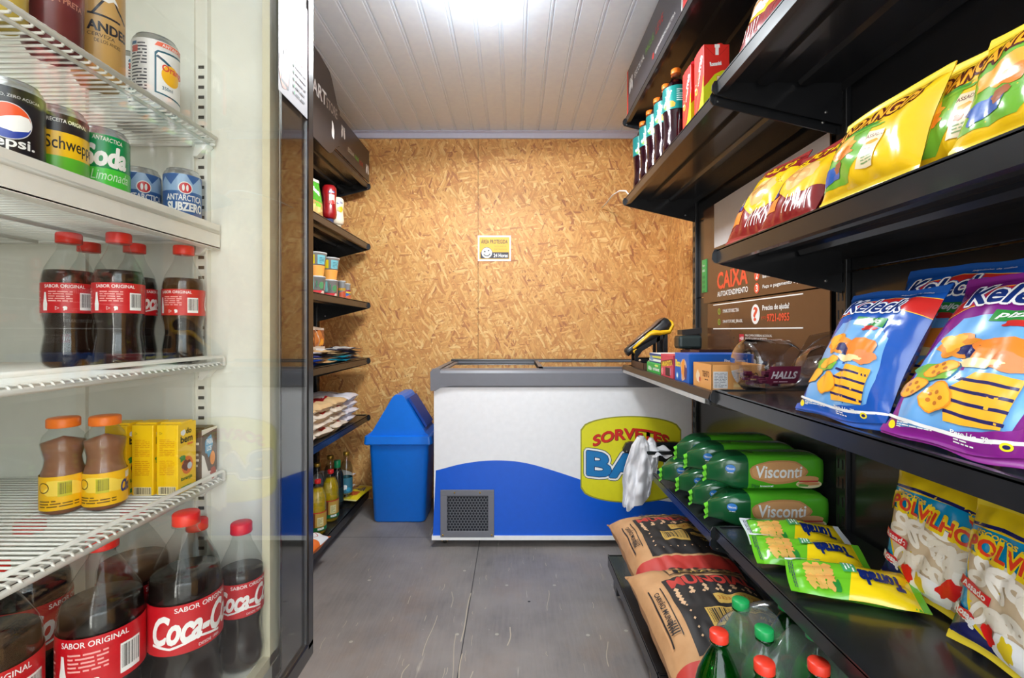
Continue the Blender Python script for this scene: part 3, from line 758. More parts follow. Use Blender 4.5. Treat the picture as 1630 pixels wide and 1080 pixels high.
# ------------------------------------------------------------------ blue swing bin
BIN = S(8, 120, 232, .38, name='blue_bin_plastic', coat=.15)
t = empty('waste_bin', (-.64, 2.735, 0)); bw, bd = .19, .135
def loft(m, rings, mat, smooth=False, capb=True, capt=True):
    n = len(rings[0]); v = [p for r in rings for p in r]; f = []
    for j in range(len(rings)-1):
        for i in range(n): k = (i+1) % n; f.append((j*n+i, j*n+k, (j+1)*n+k, (j+1)*n+i))
    if capb: f.append(tuple(range(n-1, -1, -1)))
    if capt: f.append(tuple((len(rings)-1)*n+i for i in range(n)))
    return m.add(v, f, mat, smooth)
def rrect(hx, hy, z, r=.025, seg=5, cx=0, cy=0):
    p = []
    for sx, sy, a0 in ((1, 1, 0), (-1, 1, 90), (-1, -1, 180), (1, -1, 270)):
        for k in range(seg): a = radians(a0+90*k/(seg-1)); p.append((cx+sx*(hx-r)+r*cos(a), cy+sy*(hy-r)+r*sin(a), z))
    return p
m = MB(); loft(m, [rrect(.137, .10, 0), rrect(.145, .108, .01), rrect(.165, .125, .44), rrect(.168, .128, .452)], BIN, True); m.build('bin_body', t)
m = MB(); loft(m, [rrect(.186, .142, .44, .02), rrect(.190, .146, .446, .02), rrect(.186, .142, .486, .02), rrect(.178, .134, .490, .02)], BIN, False)
# gable hood: ridge runs front to back, flap on the right slope
def gable(hx, hy, z0, z1, rx):
    L = [(-hx, z0), (-hx*.86, z0+.02)]; R_ = [(hx*.86, z0+.02), (hx, z0)]
    pk = [(-.032, z1-.012), (-.018, z1), (.018, z1), (.032, z1-.012)]
    return [(p[0], y_) for p in L+pk+R_ for y_ in (0,)], L+pk+R_
_, pf = gable(.172, .13, .488, .715, 0)
m.prism(pf, 'y', -.125, .125, BIN); o = m.build('hood', t)
dx = (.150-.035); dz = -(.700-.52)
m = MB(); m.add([(.045, -.095, .690), (.145, -.095, .53), (.145, .095, .53), (.045, .095, .690), (.055, -.095, .697), (.155, -.095, .537), (.155, .095, .537), (.055, .095, .697)],
      [(3, 2, 1, 0), (4, 5, 6, 7), (0, 1, 5, 4), (1, 2, 6, 5), (2, 3, 7, 6), (3, 0, 4, 7)], S(12, 66, 150, .4)); m.build('swing_flap', t)
tag(t, 'blue plastic swing bin with a gabled hood left of the freezer', 'bin')

# white cable end on the far right shelf
pts = [at(958, 331, Y=2.98), at(964, 325, Y=2.9), at(975, 311, Y=2.6), at(986, 304, Y=2.4), at(996, 304, Y=2.31), at(1002, 311, Y=2.296), at(1003, 324, Y=2.297)]
o = MB().tube(pts, .0035, S(236, 230, 224, .5), 8).build('cable'); tag(o, 'thin white cable looping from the back wall to the far right shelf', 'cable')

# ------------------------------------------------------------------ upright drinks cooler on the left
GX = -.42                                   # plane of the glass door
t = empty('drinks_cooler', (-.74, .45, 0)); off = Vector(t.location)
def cput(m, name, par=None, **k):
    o = m.build(name, par or t)
    if par is None: o.location = -off
    return o
Y0, Y1 = -.15, .90; ZF = .473
m = MB()                                     # white cabinet shell: far side, back, near side, floor, roof
m.box(-1.10, -.462, Y1, .955, .40, 2.05, COOLER_WHITE); m.box(-1.10, -.462, Y0-.05, Y0, .40, 2.05, COOLER_WHITE)
m.box(-1.10, -1.06, Y0, Y1, .40, 2.05, COOLER_WHITE); m.box(-1.10, -.462, Y0-.05, .955, .40, ZF, COOLER_WHITE); m.box(-1.10, -.462, Y0-.05, .955, 1.98, 2.05, COOLER_WHITE)
cput(m, 'cabinet')
m = MB(); m.box(-1.08, -.46, Y0-.04, .945, .04, .398, ink((.03, .03, .032), .4, name='black_plastic')); cput(m, 'compressor_base')
m = MB(); m.box(-.462, -.448, .865, .900, ZF-.02, 2.0, S(214, 208, 180, .5)); m.box(-.462, -.448, Y0, .90, ZF-.022, ZF-.002, S(214, 208, 180, .5)); cput(m, 'door_seal')
# door: glass with a black printed border, in a black frame
BLK = ink((.016, .015, .015), .22, name='black_door_frame', coat=.4)
door = MB().box(-.437, -.417, .952, .985, .415, 2.04, BLK, .006).box(-.437, -.417, Y0-.05, .985, .395, .436, BLK, .006).box(-.437, -.417, Y0-.05, .985, 1.98, 2.04, BLK, .006).box(-.437, -.417, Y0-.05, Y0-.01, .415, 2.04, BLK, .006).build('door', t)
door.location = -off
PANE = clear('cooler_glass', (.97, .98, .97), .006, 1.0, 1.5)
MB().box(-.4235, -.4195, Y0-.01, .953, .436, 1.98, PANE).build('pane', door)
m = MB(); m.box(-.4275, -.4245, .862, .953, .436, 1.98, S(26, 25, 24, .06, name='black_glass_border', coat=1.0)); m.box(-.4275, -.4245, Y0-.01, .862, .436, .447, S(26, 25, 24, .06, name='black_glass_border', coat=1.0)); m.build('printed_border', door)
# slotted shelf rail in the far wall
m = MB(); m.box(-.603, -.582, .893, .901, ZF+.01, 1.80, S(224, 222, 210, .4)); m.box(-.5815, -.578, .888, .901, ZF+.01, 1.80, COOLER_WHITE); m.box(-.6065, -.603, .888, .901, ZF+.01, 1.80, COOLER_WHITE)
z = ZF+.03
while z < 1.57: m.box(-.598, -.587, .8926, .8932, z, z+.006, S(70, 66, 58, .7)); z += .019
cput(m, 'shelf_rail')
m = MB(); m.box(-.83, -.812, .893, .901, ZF+.01, 1.80, S(224, 222, 210, .4)); cput(m, 'shelf_rail')
def wire_shelf(z, xf, guard=None, lip=0.0, step=.0125, drop=0.0):
    zt = z; z = z-drop
    m = MB(); x0 = -1.05; y0, y1 = Y0+.01, Y1-.008; r = .0019
    y = y0+.006
    while y < y1:
        m.tube([(x0, y, z+.001), (xf, y, z+.001)], r, WIRE, 5)
        if not lip: m.tube([(xf, y, z+.001), (xf+.002, y, zt-.001), (xf+.004, y, zt-.004)], r, WIRE, 5)
        y += step
    for x in (x0, -.90, -.75): m.tube([(x, y0, z-.004), (x, y1, z-.004)], .0035, WIRE, 7)
    m.tube([(xf+.002, y0, zt-.006), (xf+.002, y1, zt-.006)], .0042, WIRE, 8); m.tube([(xf-.010, y0, z-.003), (xf-.010, y1, z-.003)], .003, WIRE, 8)
    m.tube([(x0, y1, z-.004), (xf, y1, z-.004)], .0035, WIRE, 7)
    o = cput(m, 'wire_shelf')
    b = MB(); b.prism([(xf-.006, z-.008), (xf-.030, z-.008), (xf-.034, z-.03), (xf-.026, z-.03)], 'y', y1-.012, y1+.006, WIRE); b.build('clip', o)
    if guard:
        g = MB(); g.tube([(xf+.006, y0, z+guard), (xf+.006, y1-.004, z+guard), (xf+.006, y1+.001, z+guard-.004), (xf+.006, y1+.002, z-.004)], .0034, WIRE, 8); g.build('guard_rail', o)
    if lip:
        g = MB(); g.box(xf-.001, xf+.003, y0, y1+.004, zt-.036, zt+.009, S(232, 230, 222, .35)); g.box(xf-.02, xf+.003, y0, y1+.004, zt-.037, zt-.034, S(232, 230, 222, .35)); g.build('price_lip', o)
    return o
wire_shelf(1.440, -.566, drop=.013); wire_shelf(1.262, -.562, lip=1, drop=.02); wire_shelf(1.008, -.556, guard=.014); wire_shelf(.790, -.556, guard=.016)
tag(t, 'tall glass-door drinks cooler with black frame and white wire shelves', 'cooler')
# leaflet stuck on the glass
t = empty('leaflet', (GX+.003, .8935, 1.498)); w = .116; LW = S(178, 178, 184, .6); m = MB(); m.box(-.0008, 0, -w/2, w/2, 0, .22, LW)
sf = flat(w, .22, (.0002, -w/2, 0), (0, 1, 0), (0, 0, 1)); a = Art(); R1 = S(214, 60, 60, .45)
a.text('PORTAL DO CONDOMINIO', .006, w-.006, .086, .096, R1, .01); a.ring(.05, .175, .012, .016, .003, R1, n=20); a.smallprint(.03, .1, .13, .145, R1, 2, 3)
a.blob(.018, .045, .022, .028, S(190, 120, 92, .5), 2, .2); a.rect(.012, .042, .018, .080, BLACKINK, rot=-.2); a.rect(.015, .039, .024, .076, S(220, 70, 44, .4), rot=-.2); a.rect(.017, .039, .060, .075, WHITE, rot=-.2)
for k in range(5): a.ell(.058, .076-.013*k, .003, .0035, S(40, 150, 80, .5), n=10); a.smallprint(.065, .108, .072-.013*k, .080-.013*k, S(90, 90, 96, .5), 1, k)
sf.art(m, a, .0002); m.build('sheet', t); tag(t, 'white leaflet with a phone in a hand stuck to the cooler glass', 'leaflet')

# ------------------------------------------------------------------ bottles and cans in the cooler
CLR = clear('clear_bottle_plastic', (.93, .95, .95), .06, .75)
COLA = ink((.010, .005, .004), .12, name='cola', coat=.15, var=.3)
RED = S(196, 20, 32, .35); REDCAP = S(222, 40, 30, .4)
def cap(r, h, mat): return MB().lathe([(r*.98, 0), (r, .001), (r, h-.002), (r*.92, h), (0, h)], mat, 44, ridge=.03)
def soda(R, H, liquid, label, art, yaw, loc, lab=(.40, .62), capmat=REDCAP, cr=.0155, fill=.72, capname='cap', shell=CLR, name='soda_bottle', labmat=RED, cat='bottle', text=None, group=None, ch=.018, arcdeg=150, neckc=True):
    t = empty(name, loc, yaw)
    k = R
    prof = [(0, .004), (k*.55, 0), (k*.86, .006), (k*.97, H*.05), (k, H*.12), (k*.93, H*.20), (k*.88, H*.26), (k*.90, H*.32), (k*.985, lab[0]*H-.004), (k*.99, lab[0]*H), (k*.99, lab[1]*H), (k*1.0, lab[1]*H+.004),
            (k*.97, H*.68), (k*.86, H*.74), (k*.68, H*.80), (k*.48, H*.86), (cr*.95, H*.905), (cr*.88, H*.93), (cr*1.18, H*.935), (cr*1.18, H*.942), (cr*.88, H*.945), (cr*.85, H-.006)]
    MB().lathe(prof, shell, 30, cap=False).build('bottle', t)
    zf = fill*H; li = [(max(0, r*.972-.0004), z+.001) for r, z in prof if z < zf]
    r1 = li[-1][0]; nxt = [p for p in prof if p[1] >= zf][0]; prv = [p for p in prof if p[1] < zf][-1]
    q = (zf-prv[1])/(nxt[1]-prv[1]); rf = (prv[0]+(nxt[0]-prv[0])*q)*.972
    MB().lathe(li+[(rf, zf), (0, zf)], liquid, 30, cap=False).build('liquid', t)
    o = cap(cr*1.12, ch, capmat).build('cap', t); o.location = (0, 0, H-ch)
    m = MB(); lr = k*1.005; m.lathe([(lr, lab[0]*H), (lr, lab[1]*H)], labmat, 36, cap=False)
    if art:
        a = Art(); hw = lr*radians(arcdeg); art(a, lr, lab[0]*H, lab[1]*H); around(lr+.0002, -hw, hw, lab[0]*H, lab[1]*H).art(m, a, .00015)
    m.build('label', t); tag(t, text, cat, group)
    return t
def coke_back(a, r, z0, z1):
    h = z1-z0; u = h
    a.text('SABOR ORIGINAL', -.75*u, .35*u, z1-.17*u, z1-.06*u, WHITE, .01)
    a.smallprint(-.62*u, .02*u, z0+.36*u, z0+.74*u, S(240, 170, 165, .5), 5, 5)
    a.poly([(-.80*u, z0+.08*u), (-.66*u, z0+.08*u), (-.65*u, z0+.3*u), (-.68*u, z0+.45*u), (-.70*u, z0+.68*u), (-.76*u, z0+.68*u), (-.78*u, z0+.45*u), (-.81*u, z0+.3*u)], WHITE)
    a.barcode(.20*u, .58*u, z0+.10*u, z0+.68*u); a.ring(-.38*u, z0+.16*u, .07*u, .07*u, .02*u, WHITE, n=3); a.blob(-.16*u, z0+.16*u, .05*u, .08*u, WHITE, 5, .3)
    a.text('Coca-Cola', .95*u, 2.9*u, z0+.18*u, z0+.88*u, WHITE, .03, .35)
    a.smallprint(-1.5*u, -.95*u, z0+.15*u, z0+.85*u, S(240, 170, 165, .5), 7, 9)
def coke_front(a, r, z0, z1):
    u = z1-z0
    a.text('SABOR ORIGINAL', -.42*u, .72*u, z1-.15*u, z1-.05*u, WHITE, .01)
    a.text('Coca-Cola', -.85*u, 1.05*u, z0+.22*u, z0+.80*u, WHITE, .035, .35)
    a.line([(-.86*u, z0+.22*u), (-.5*u, z0+.14*u), (0, z0+.26*u), (.45*u, z0+.16*u)], .05*u, WHITE); a.text('DESDE 1886', .0*u, .45*u, z0+.05*u, z0+.11*u, WHITE, 0)
    a.barcode(-1.55*u, -1.2*u, z0+.08*u, z0+.5*u); a.ring(-1.5*u, z0+.68*u, .06*u, .06*u, .02*u, WHITE, n=3); a.blob(-1.35*u, z0+.68*u, .04*u, .07*u, WHITE, 5, .3)
    a.text('NAL', -1.75*u, -1.6*u, z1-.15*u, z1-.05*u, WHITE, .01)
def vw(p, d=0.0): return atan2(-p[0], p[1])+d            # yaw that turns a label towards the doorway
s600 = dict(R=.0325, H=.212, lab=(.41, .625), cr=.0140, ch=.016)
rowp = [(-.694, .735), (-.616, .735), (-.592, .845)]
labs = ['small cola bottle, leftmost in the front row', 'small cola bottle, middle one in the front row', 'small cola bottle nearest the slotted rail']
for p, l, d in zip(rowp, labs, (.10, .12, -.12)): soda(liquid=COLA, label=RED, art=coke_back, yaw=vw(p, d), loc=(*p, 1.010), text=l+' of the third cooler shelf', group='small cola bottles on the third cooler shelf', **s600)
for p, l in (((-.735, .815), 'small cola bottle half hidden behind the leftmost front one, third cooler shelf'), ((-.664, .825), 'small cola bottle half hidden behind the middle front one, third cooler shelf')):
    soda(liquid=COLA, label=RED, art=coke_front, yaw=vw(p, 1.1), loc=(*p, 1.010), text=l, group='small cola bottles on the third cooler shelf', **s600)
s2 = dict(R=.0505, H=.332, lab=(.36, .60), cr=.0165, fill=.70)
for p, fr, d, l in (((-.523, .752), coke_front, .32, 'large cola bottle with white script logo on the cooler floor'),
                    ((-.598, .685), coke_back, .10, 'large cola bottle showing SABOR ORIGINAL and barcode on the cooler floor'),
                    ((-.668, .60), coke_back, .3, 'large cola bottle at the bottom left corner of the photo'),
                    ((-.645, .80), coke_front, .9, 'large cola bottle behind the one with the script logo'),
                    ((-.76, .74), coke_front, 1.0, 'large cola bottle at the back of the cooler floor, under the chocolate drinks'),
                    ((-.84, .63), coke_front, 1.0, 'large cola bottle at the back of the cooler floor, far left')):
    hh = dict(s2); hh['H'] = .308 if fr is coke_front and d == .32 else .300
    soda(liquid=COLA, label=RED, art=fr, yaw=vw(p, d), loc=(*p, ZF), text=l, group='large cola bottles on the cooler floor', **hh)
soda(R=.036, H=.255, lab=(.40, .63), cr=.0150, liquid=COLA, label=RED, art=coke_front, yaw=vw((-.487, .845), .22), loc=(-.487, .842, ZF), text='medium cola bottle nearest the cooler door frame, on the cooler floor', group='large cola bottles on the cooler floor', fill=.68)
soda(R=.036, H=.255, lab=(.40, .63), cr=.0150, liquid=COLA, label=RED, art=coke_front, yaw=1.9, loc=(-.575, .855, ZF), text='medium cola bottle at the far back of the cooler floor, mostly hidden', group='large cola bottles on the cooler floor', fill=.68)

def can(loc, yaw, side, art, label, R=.033, H=.122, name='drink_can', group=None, arcdeg=120):
    t = empty(name, loc, yaw); m = MB(); z1 = H*.90
    m.lathe([(0, .002), (R*.7, .002), (R*.78, .0), (R*.84, .003), (R, .010), (R, z1)], side, 36, cap=False)
    a = Art(); art(a, R, .010, z1); hw = R*radians(arcdeg); around(R+.0001, -hw, hw, .0101, z1-.0001).art(m, a, .00015)
    m.build('can_body', t)
    AL = S(190, 192, 194, .25, metal=.85)
    m = MB(); m.lathe([(R, z1), (R*.93, H*.955), (R*.82, H*.985), (R*.83, H), (R*.79, H), (R*.76, H-.005), (0, H-.005)], AL, 36, cap=False)
    o = m.build('can_lid', t)
    MB().tube([(R*.25*cos(q*pi/5), R*.3*sin(q*pi/5)-R*.1, H-.0035) for q in range(10)], .0012, AL, 6, closed=True).build('pull_tab', o)
    tag(t, label, 'can', group); return t
gc = 'cans on the top two cooler shelves'
def a_pepsi(a, r, z0, z1):
    h = z1-z0; c = z0+h*.60; R_ = .0205
    a.ell(0, c, R_+.001, R_+.001, S(210, 210, 214, .3)); a.ell(0, c, R_, R_, WHITE)
    a.poly([(R_*cos(q), c+R_*sin(q)) for q in [radians(8+k*8) for k in range(21)]]+[(-R_*.6, c-.001), (-.002, c+.005), (.010, c+.009), (.018, c+.008)], S(232, 88, 40, .3))
    a.poly([(R_*cos(q), c+R_*sin(q)) for q in [radians(200+k*7.5) for k in range(21)]]+[(R_*.85, c-.008), (.004, c-.012), (-.010, c-.009)], S(40, 66, 160, .3))
    a.text('pepsi.', -.022, .024, z0+.026, z0+.041, WHITE, .02); a.text('INTENSO, ZERO AÇÚCAR', -.022, .03, z1-.013, z1-.008, S(210, 210, 210, .4), 0)
    a.text('BLACK', -.004, .024, z0+.016, z0+.022, S(180, 180, 180, .4), 0)
def a_schw(a, r, z0, z1):
    a.rect(-.08, .08, z0, z0+.034, S(96, 186, 50, .3)); z0 += .010
    a.rect(-.08, .08, z0+.034, z0+.066, S(246, 196, 24, .3)); a.rect(-.08, .08, z0, z0+.034, S(96, 186, 50, .3)); a.text('Schweppes', -.020, .046, z0+.038, z0+.060, BLACKINK, .01)
    a.text('RECEITA ORIGINAL', -.018, .026, z0+.078, z0+.083, WHITE, .01); a.smallprint(-.045, -.024, z0+.072, z0+.09, S(150, 60, 70, .4), 3, 1)
def a_soda(a, r, z0, z1):
    a.rect(-.08, .08, z0, z0+.035, S(70, 200, 60, .3)); z0 += .016
    a.rect(-.08, .08, z0, z0+.035, S(70, 200, 60, .3)); a.text('Soda', -.026, .026, z0+.038, z0+.068, WHITE, .045, .15); a.text('Limonada', -.018, .030, z0+.018, z0+.032, S(210, 240, 210, .3), .0, .3); a.text('ANTARCTICA', -.016, .020, z0+.074, z0+.080, WHITE, 0, rot=-.08)
def a_ant(a, r, z0, z1):
    z0 += .014
    a.poly([(-.05, z0+.05), (-.03, z0+.075), (-.018, z0+.06), (0, z0+.088), (.016, z0+.064), (.03, z0+.08), (.05, z0+.05)], S(150, 180, 214, .3)); a.ell(.004, z0+.056, .011, .011, WHITE); a.ell(.004, z0+.056, .0095, .0095, S(200, 40, 50, .3))
    for k in (-1, 1): a.ell(.004+k*.003, z0+.056, .002, .006, WHITE, n=12)
    a.text('ANTARCTICA', -.026, .034, z0+.033, z0+.044, WHITE, .02); a.text('SUBZERO', -.024, .036, z0+.015, z0+.030, WHITE, .04)
def a_orange(a, r, z0, z1):
    a.smallprint(-.035, -.008, z0+.01, z1-.006, S(70, 74, 84, .4), 16, 4); a.rect(-.034, -.022, z1-.022, z1-.012, S(200, 90, 80, .4)); a.rect(-.034, -.024, z1-.010, z1-.005, S(60, 110, 150, .4))
    B = S(20, 90, 110, .35)
    a.poly([(.002, z0+.015), (.002, z1-.020), (.006, z1-.016), (.05, z1-.012), (.05, z0+.008)], B); a.poly([(.0045, z0+.017), (.0045, z1-.023), (.007, z1-.019), (.05, z1-.015), (.05, z0+.011)], WHITE)
    a.poly([(.002, z1-.009), (.006, z1-.002), (.05, z1+.0), (.05, z1-.008)], S(238, 110, 80, .3)); a.text('ANTARCTICA', .012, .056, z1-.008, z1-.003, WHITE, .02)
    a.line([(.005, z1-.025), (.028, z0+.062)], .004, B); a.ell(.026, z0+.048, .015, .017, S(250, 190, 40, .3)); a.text('Orange', .012, .052, z0+.050, z0+.064, S(226, 80, 50, .3), .03); a.text('350ml', .012, .028, z0+.022, z0+.028, B, .01)
def a_andes(a, r, z0, z1):
    K = S(34, 36, 44, .3); a.text('ANDES', -.020, .032, z0+.058, z0+.072, K, .04); a.line([(-.014, z0+.082), (.006, z0+.118), (.016, z0+.1), (.03, z0+.085)], .003, K)
    a.poly([(-.006, z0+.104), (.006, z0+.122), (.018, z0+.104), (.01, z0+.108), (.004, z0+.103)], WHITE); a.text('CERVEZA', -.020, .012, z0+.05, z0+.055, K, 0); a.text('DE LOS ANDES', -.012, .02, z0+.042, z0+.047, K, 0); a.rect(-.02, .02, z0+.08, z0+.083, K)
def a_malb(a, r, z0, z1):
    C = S(180, 120, 100, .4); a.text('MALZBIER', -.03, .03, z0+.118, z0+.130, C, .02); a.text('CERVEJA PRETA', -.028, .03, z0+.050, z0+.060, C, .02); a.ring(.014, z0+.09, .010, .012, .002, C, n=20)
def a_gold(a, r, z0, z1): a.rect(-.08, .08, z0+.03, z0+.045, S(240, 226, 170, .35)); a.smallprint(-.03, .03, z0+.08, z0+.11, S(110, 90, 40, .4), 3, 2)
Z1s, Z2s = 1.4302, 1.2452
can((-.597, .786, Z1s), vw((-.597, .786), -.12), S(226, 226, 226, .3), a_orange, 'white can with an orange fruit picture on the top cooler shelf', group=gc)
can((-.672, .835, Z1s), vw((-.67, .84), .8), S(226, 226, 226, .3), a_orange, 'white can mostly hidden behind the gold can, top cooler shelf', group=gc)
can((-.612, .695, Z1s), vw((-.612, .695), .22), S(200, 160, 96, .3), a_andes, 'tall gold can with a mountain emblem on the top cooler shelf', R=.0305, H=.168, group=gc)
can((-.608, .622, Z1s), vw((-.6, .62), .1), S(104, 44, 46, .3), a_malb, 'tall maroon can between two gold cans, top cooler shelf', R=.0305, H=.168, group=gc)
can((-.612, .552, Z1s), vw((-.6, .55), .1), S(206, 180, 84, .3), a_gold, 'tall pale gold can at the top left corner of the photo', R=.0305, H=.168, group=gc)
can((-.612, .570, Z2s), vw((-.612, .57), .0), S(26, 24, 30, .3), a_pepsi, 'black can with red, white and blue globe logo on the second cooler shelf', group=gc)
can((-.619, .638, Z2s), vw((-.619, .638), .25), S(34, 28, 32, .3), a_schw, 'dark can with a yellow Schweppes band on the second cooler shelf', group=gc)
can((-.617, .706, Z2s), vw((-.617, .706), .15), S(0, 140, 76, .25), a_soda, 'green lemon soda can on the second cooler shelf', group=gc)
blu = S(58, 100, 160, .3)
can((-.676, .855, Z2s), vw((-.66, .86), 0), blu, a_ant, 'blue beer can second from the right on the second cooler shelf', R=.0295, H=.116, group=gc)
can((-.606, .862, Z2s), vw((-.606, .86), 0), blu, a_ant, 'blue beer can nearest the slotted rail, second cooler shelf', R=.0295, H=.116, group=gc)
can((-.700, .806, Z2s), vw((-.69, .8), 0), blu, a_ant, 'blue beer can mostly hidden behind the green soda can', R=.0295, H=.116, group=gc)

# chocolate milk bottles
CHOC = S(150, 100, 72, .35, name='chocolate_milk')
def choc(loc, yaw, label):
    t = empty('drink_bottle', loc, yaw); k = .0275; H = .142
    prof = [(0, .003), (k*.7, 0), (k*.96, .004), (k, .012), (k*.98, .060), (k*.84, .072), (k*.80, .082), (k*.90, .094), (k*.98, .106), (k*.86, .118), (k*.62, .126), (k*.58, .134)]
    MB().lathe(prof, CLR, 28, cap=False).build('bottle', t)
    MB().lathe([(max(0, r-.001), z+.001) for r, z in prof if z < .116]+[(.0, .116)], CHOC, 28, cap=False).build('liquid', t)
    o = cap(.0195, .014, S(240, 120, 34, .4)).build('cap', t); o.location = (0, 0, H-.012)
    m = MB(); Y = S(246, 190, 20, .4); m.lathe([(k*1.01, .010), (k*1.01, .060)], Y, 32, cap=False); a = Art()
    a.blob(.0, .04, .03, .012, S(250, 214, 80, .4), 4, .3); a.barcode(-.010, .006, .030, .052, S(120, 110, 20, .4), S(206, 196, 40, .4)); a.text('Chocomilk', .022, .07, .026, .044, S(40, 50, 130, .4), .04, .3); a.rect(.030, .05, .046, .056, WHITE)
    a.ring(-.028, .044, .008, .008, .0015, S(110, 84, 20, .4)); a.smallprint(-.035, .015, .014, .026, S(120, 90, 30, .4), 3, 2); around(k*1.012, -.07, .07, .010, .060).art(m, a, .00015)
    m.build('label', t); tag(t, label, 'bottle', 'chocolate milk bottles on the fourth cooler shelf'); return t
choc((-.690, .722, .7935), vw((-.69, .72), .12), 'left one of two chocolate milk bottles with orange caps, fourth cooler shelf')
choc((-.640, .738, .7935), vw((-.64, .738), -.05), 'right one of two chocolate milk bottles with orange caps, beside the yellow juice cartons')
# juice cartons
def carton(name, loc, w, d, h, mat, front, side, label, cat='carton', group=None, rz=0.0, fold=True, top=None, parent=None, sflip=1):
    """front faces +X (or -X when sflip=-1), side faces -Y; loc is the middle of the base"""
    t = empty(name, loc, rz); m = MB(); m.box(-w/2, w/2, -d/2, d/2, 0, h, mat, .0012)
    if top: m.box(-w/2+.001, w/2-.001, -d/2+.001, d/2-.001, h, h+.0006, top)
    if sflip > 0: sf = flat(d, h, (w/2+.0001, -d/2, 0), (0, 1, 0), (0, 0, 1))
    else: sf = flat(d, h, (-w/2-.0001, d/2, 0), (0, -1, 0), (0, 0, 1))
    a = Art(); front(a, d, h); sf.art(m, a, .0002)
    a = Art(); side(a, w, h); flat(w, h, (-w/2, -d/2-.0001, 0), (1, 0, 0), (0, 0, 1)).art(m, a, .0002)
    m.build('box', t)
    if fold: MB().prism([(-d*.32, h), (-d*.30, h+.003), (d*.30, h+.003), (d*.32, h)], 'x', -w/2+.001, w/2-.001, mat).build('top_seam', t)
    tag(t, label, cat, group); return t
JY = S(250, 204, 18, .4); JO = S(226, 160, 10, .45)
def f_bem(a, w, h):
    a.text('do', w*.42, w*.72, h*.84, h*.92, BLACKINK, .03); a.text('bem', w*.14, w*.78, h*.72, h*.82, BLACKINK, .03); a.blob(w*.28, h*.87, w*.12, h*.04, WHITE, 3, .2); a.rect(w*.5, w*.8, h*.67, h*.70, S(240, 130, 40, .4))
    a.ell(w*.5, h*.38, w*.30, h*.13, S(230, 120, 40, .4)); a.blob(w*.45, h*.38, w*.2, h*.08, S(120, 60, 40, .4), 7, .3); a.ell(w*.62, h*.36, w*.13, h*.05, S(200, 210, 220, .4)); a.blob(w*.25, h*.5, w*.14, h*.05, S(60, 140, 50, .4), 5, .3); a.text('laranja', w*.15, w*.75, h*.16, h*.23, S(40, 110, 40, .4), .02); a.rect(w*.15, w*.7, h*.03, h*.09, S(60, 150, 60, .4))
def s_bem(a, w, h):
    a.ring(w*.2, h*.88, w*.08, w*.08, w*.02, BLACKINK, n=3); a.smallprint(w*.15, w*.85, h*.55, h*.80, JO, 10, 2); a.smallprint(w*.15, w*.85, h*.28, h*.5, JO, 8, 5); a.barcode(w*.1, w*.92, h*.0, h*.12, S(90, 80, 60, .5), S(240, 226, 180, .5))
gb = 'yellow juice cartons on the fourth cooler shelf'
carton('juice_carton', (-.583, .815, .7935), .036, .046, .118, JY, f_bem, s_bem, 'yellow juice carton with the do bem front showing, fourth cooler shelf', group=gb)
carton('juice_carton', (-.623, .813, .7935), .036, .046, .118, JY, f_bem, s_bem, 'yellow juice carton, middle one of the row beside the chocolate milk', group=gb)
carton('juice_carton', (-.664, .808, .7935), .036, .046, .118, JY, f_bem, s_bem, 'yellow juice carton furthest from the glass, behind a chocolate milk bottle', group=gb)
BC = S(92, 72, 52, .4)
def f_par(a, w, h):
    a.poly([(0, 0), (0, h*.55), (w*.15, h*.5), (w*.4, h*.2), (w, h*.15), (w, 0)], S(236, 232, 226, .4)); a.poly([(0, h*.9), (w, h*.96), (w, h), (0, h)], S(226, 220, 206, .4)); a.blob(w*.45, h*.68, w*.22, h*.18, S(90, 160, 200, .4), 3, .25); a.text('PARA', w*.3, w*.7, h*.70, h*.80, WHITE, .03); a.text('LOS', w*.32, w*.6, h*.58, h*.67, WHITE, .03)
    a.ell(w*.68, h*.42, w*.16, h*.13, S(238, 150, 60, .4)); a.blob(w*.7, h*.15, w*.2, h*.1, S(180, 80, 50, .4), 2, .3)
def s_par(a, w, h): a.rect(0, w*.5, h*.2, h*.7, S(220, 150, 40, .4)); a.smallprint(w*.1, w*.9, h*.1, h*.8, S(220, 210, 190, .4), 7, 3)
carton('juice_carton', (-.583, .867, .7935), .046, .044, .098, BC, f_par, s_par, 'brown chocolate drink carton nearest the slotted rail, fourth cooler shelf', group='brown drink cartons on the fourth cooler shelf')
carton('juice_carton', (-.635, .868, .7935), .046, .044, .098, BC, f_par, s_par, 'brown chocolate drink carton hidden behind the yellow juice cartons', group='brown drink cartons on the fourth cooler shelf')

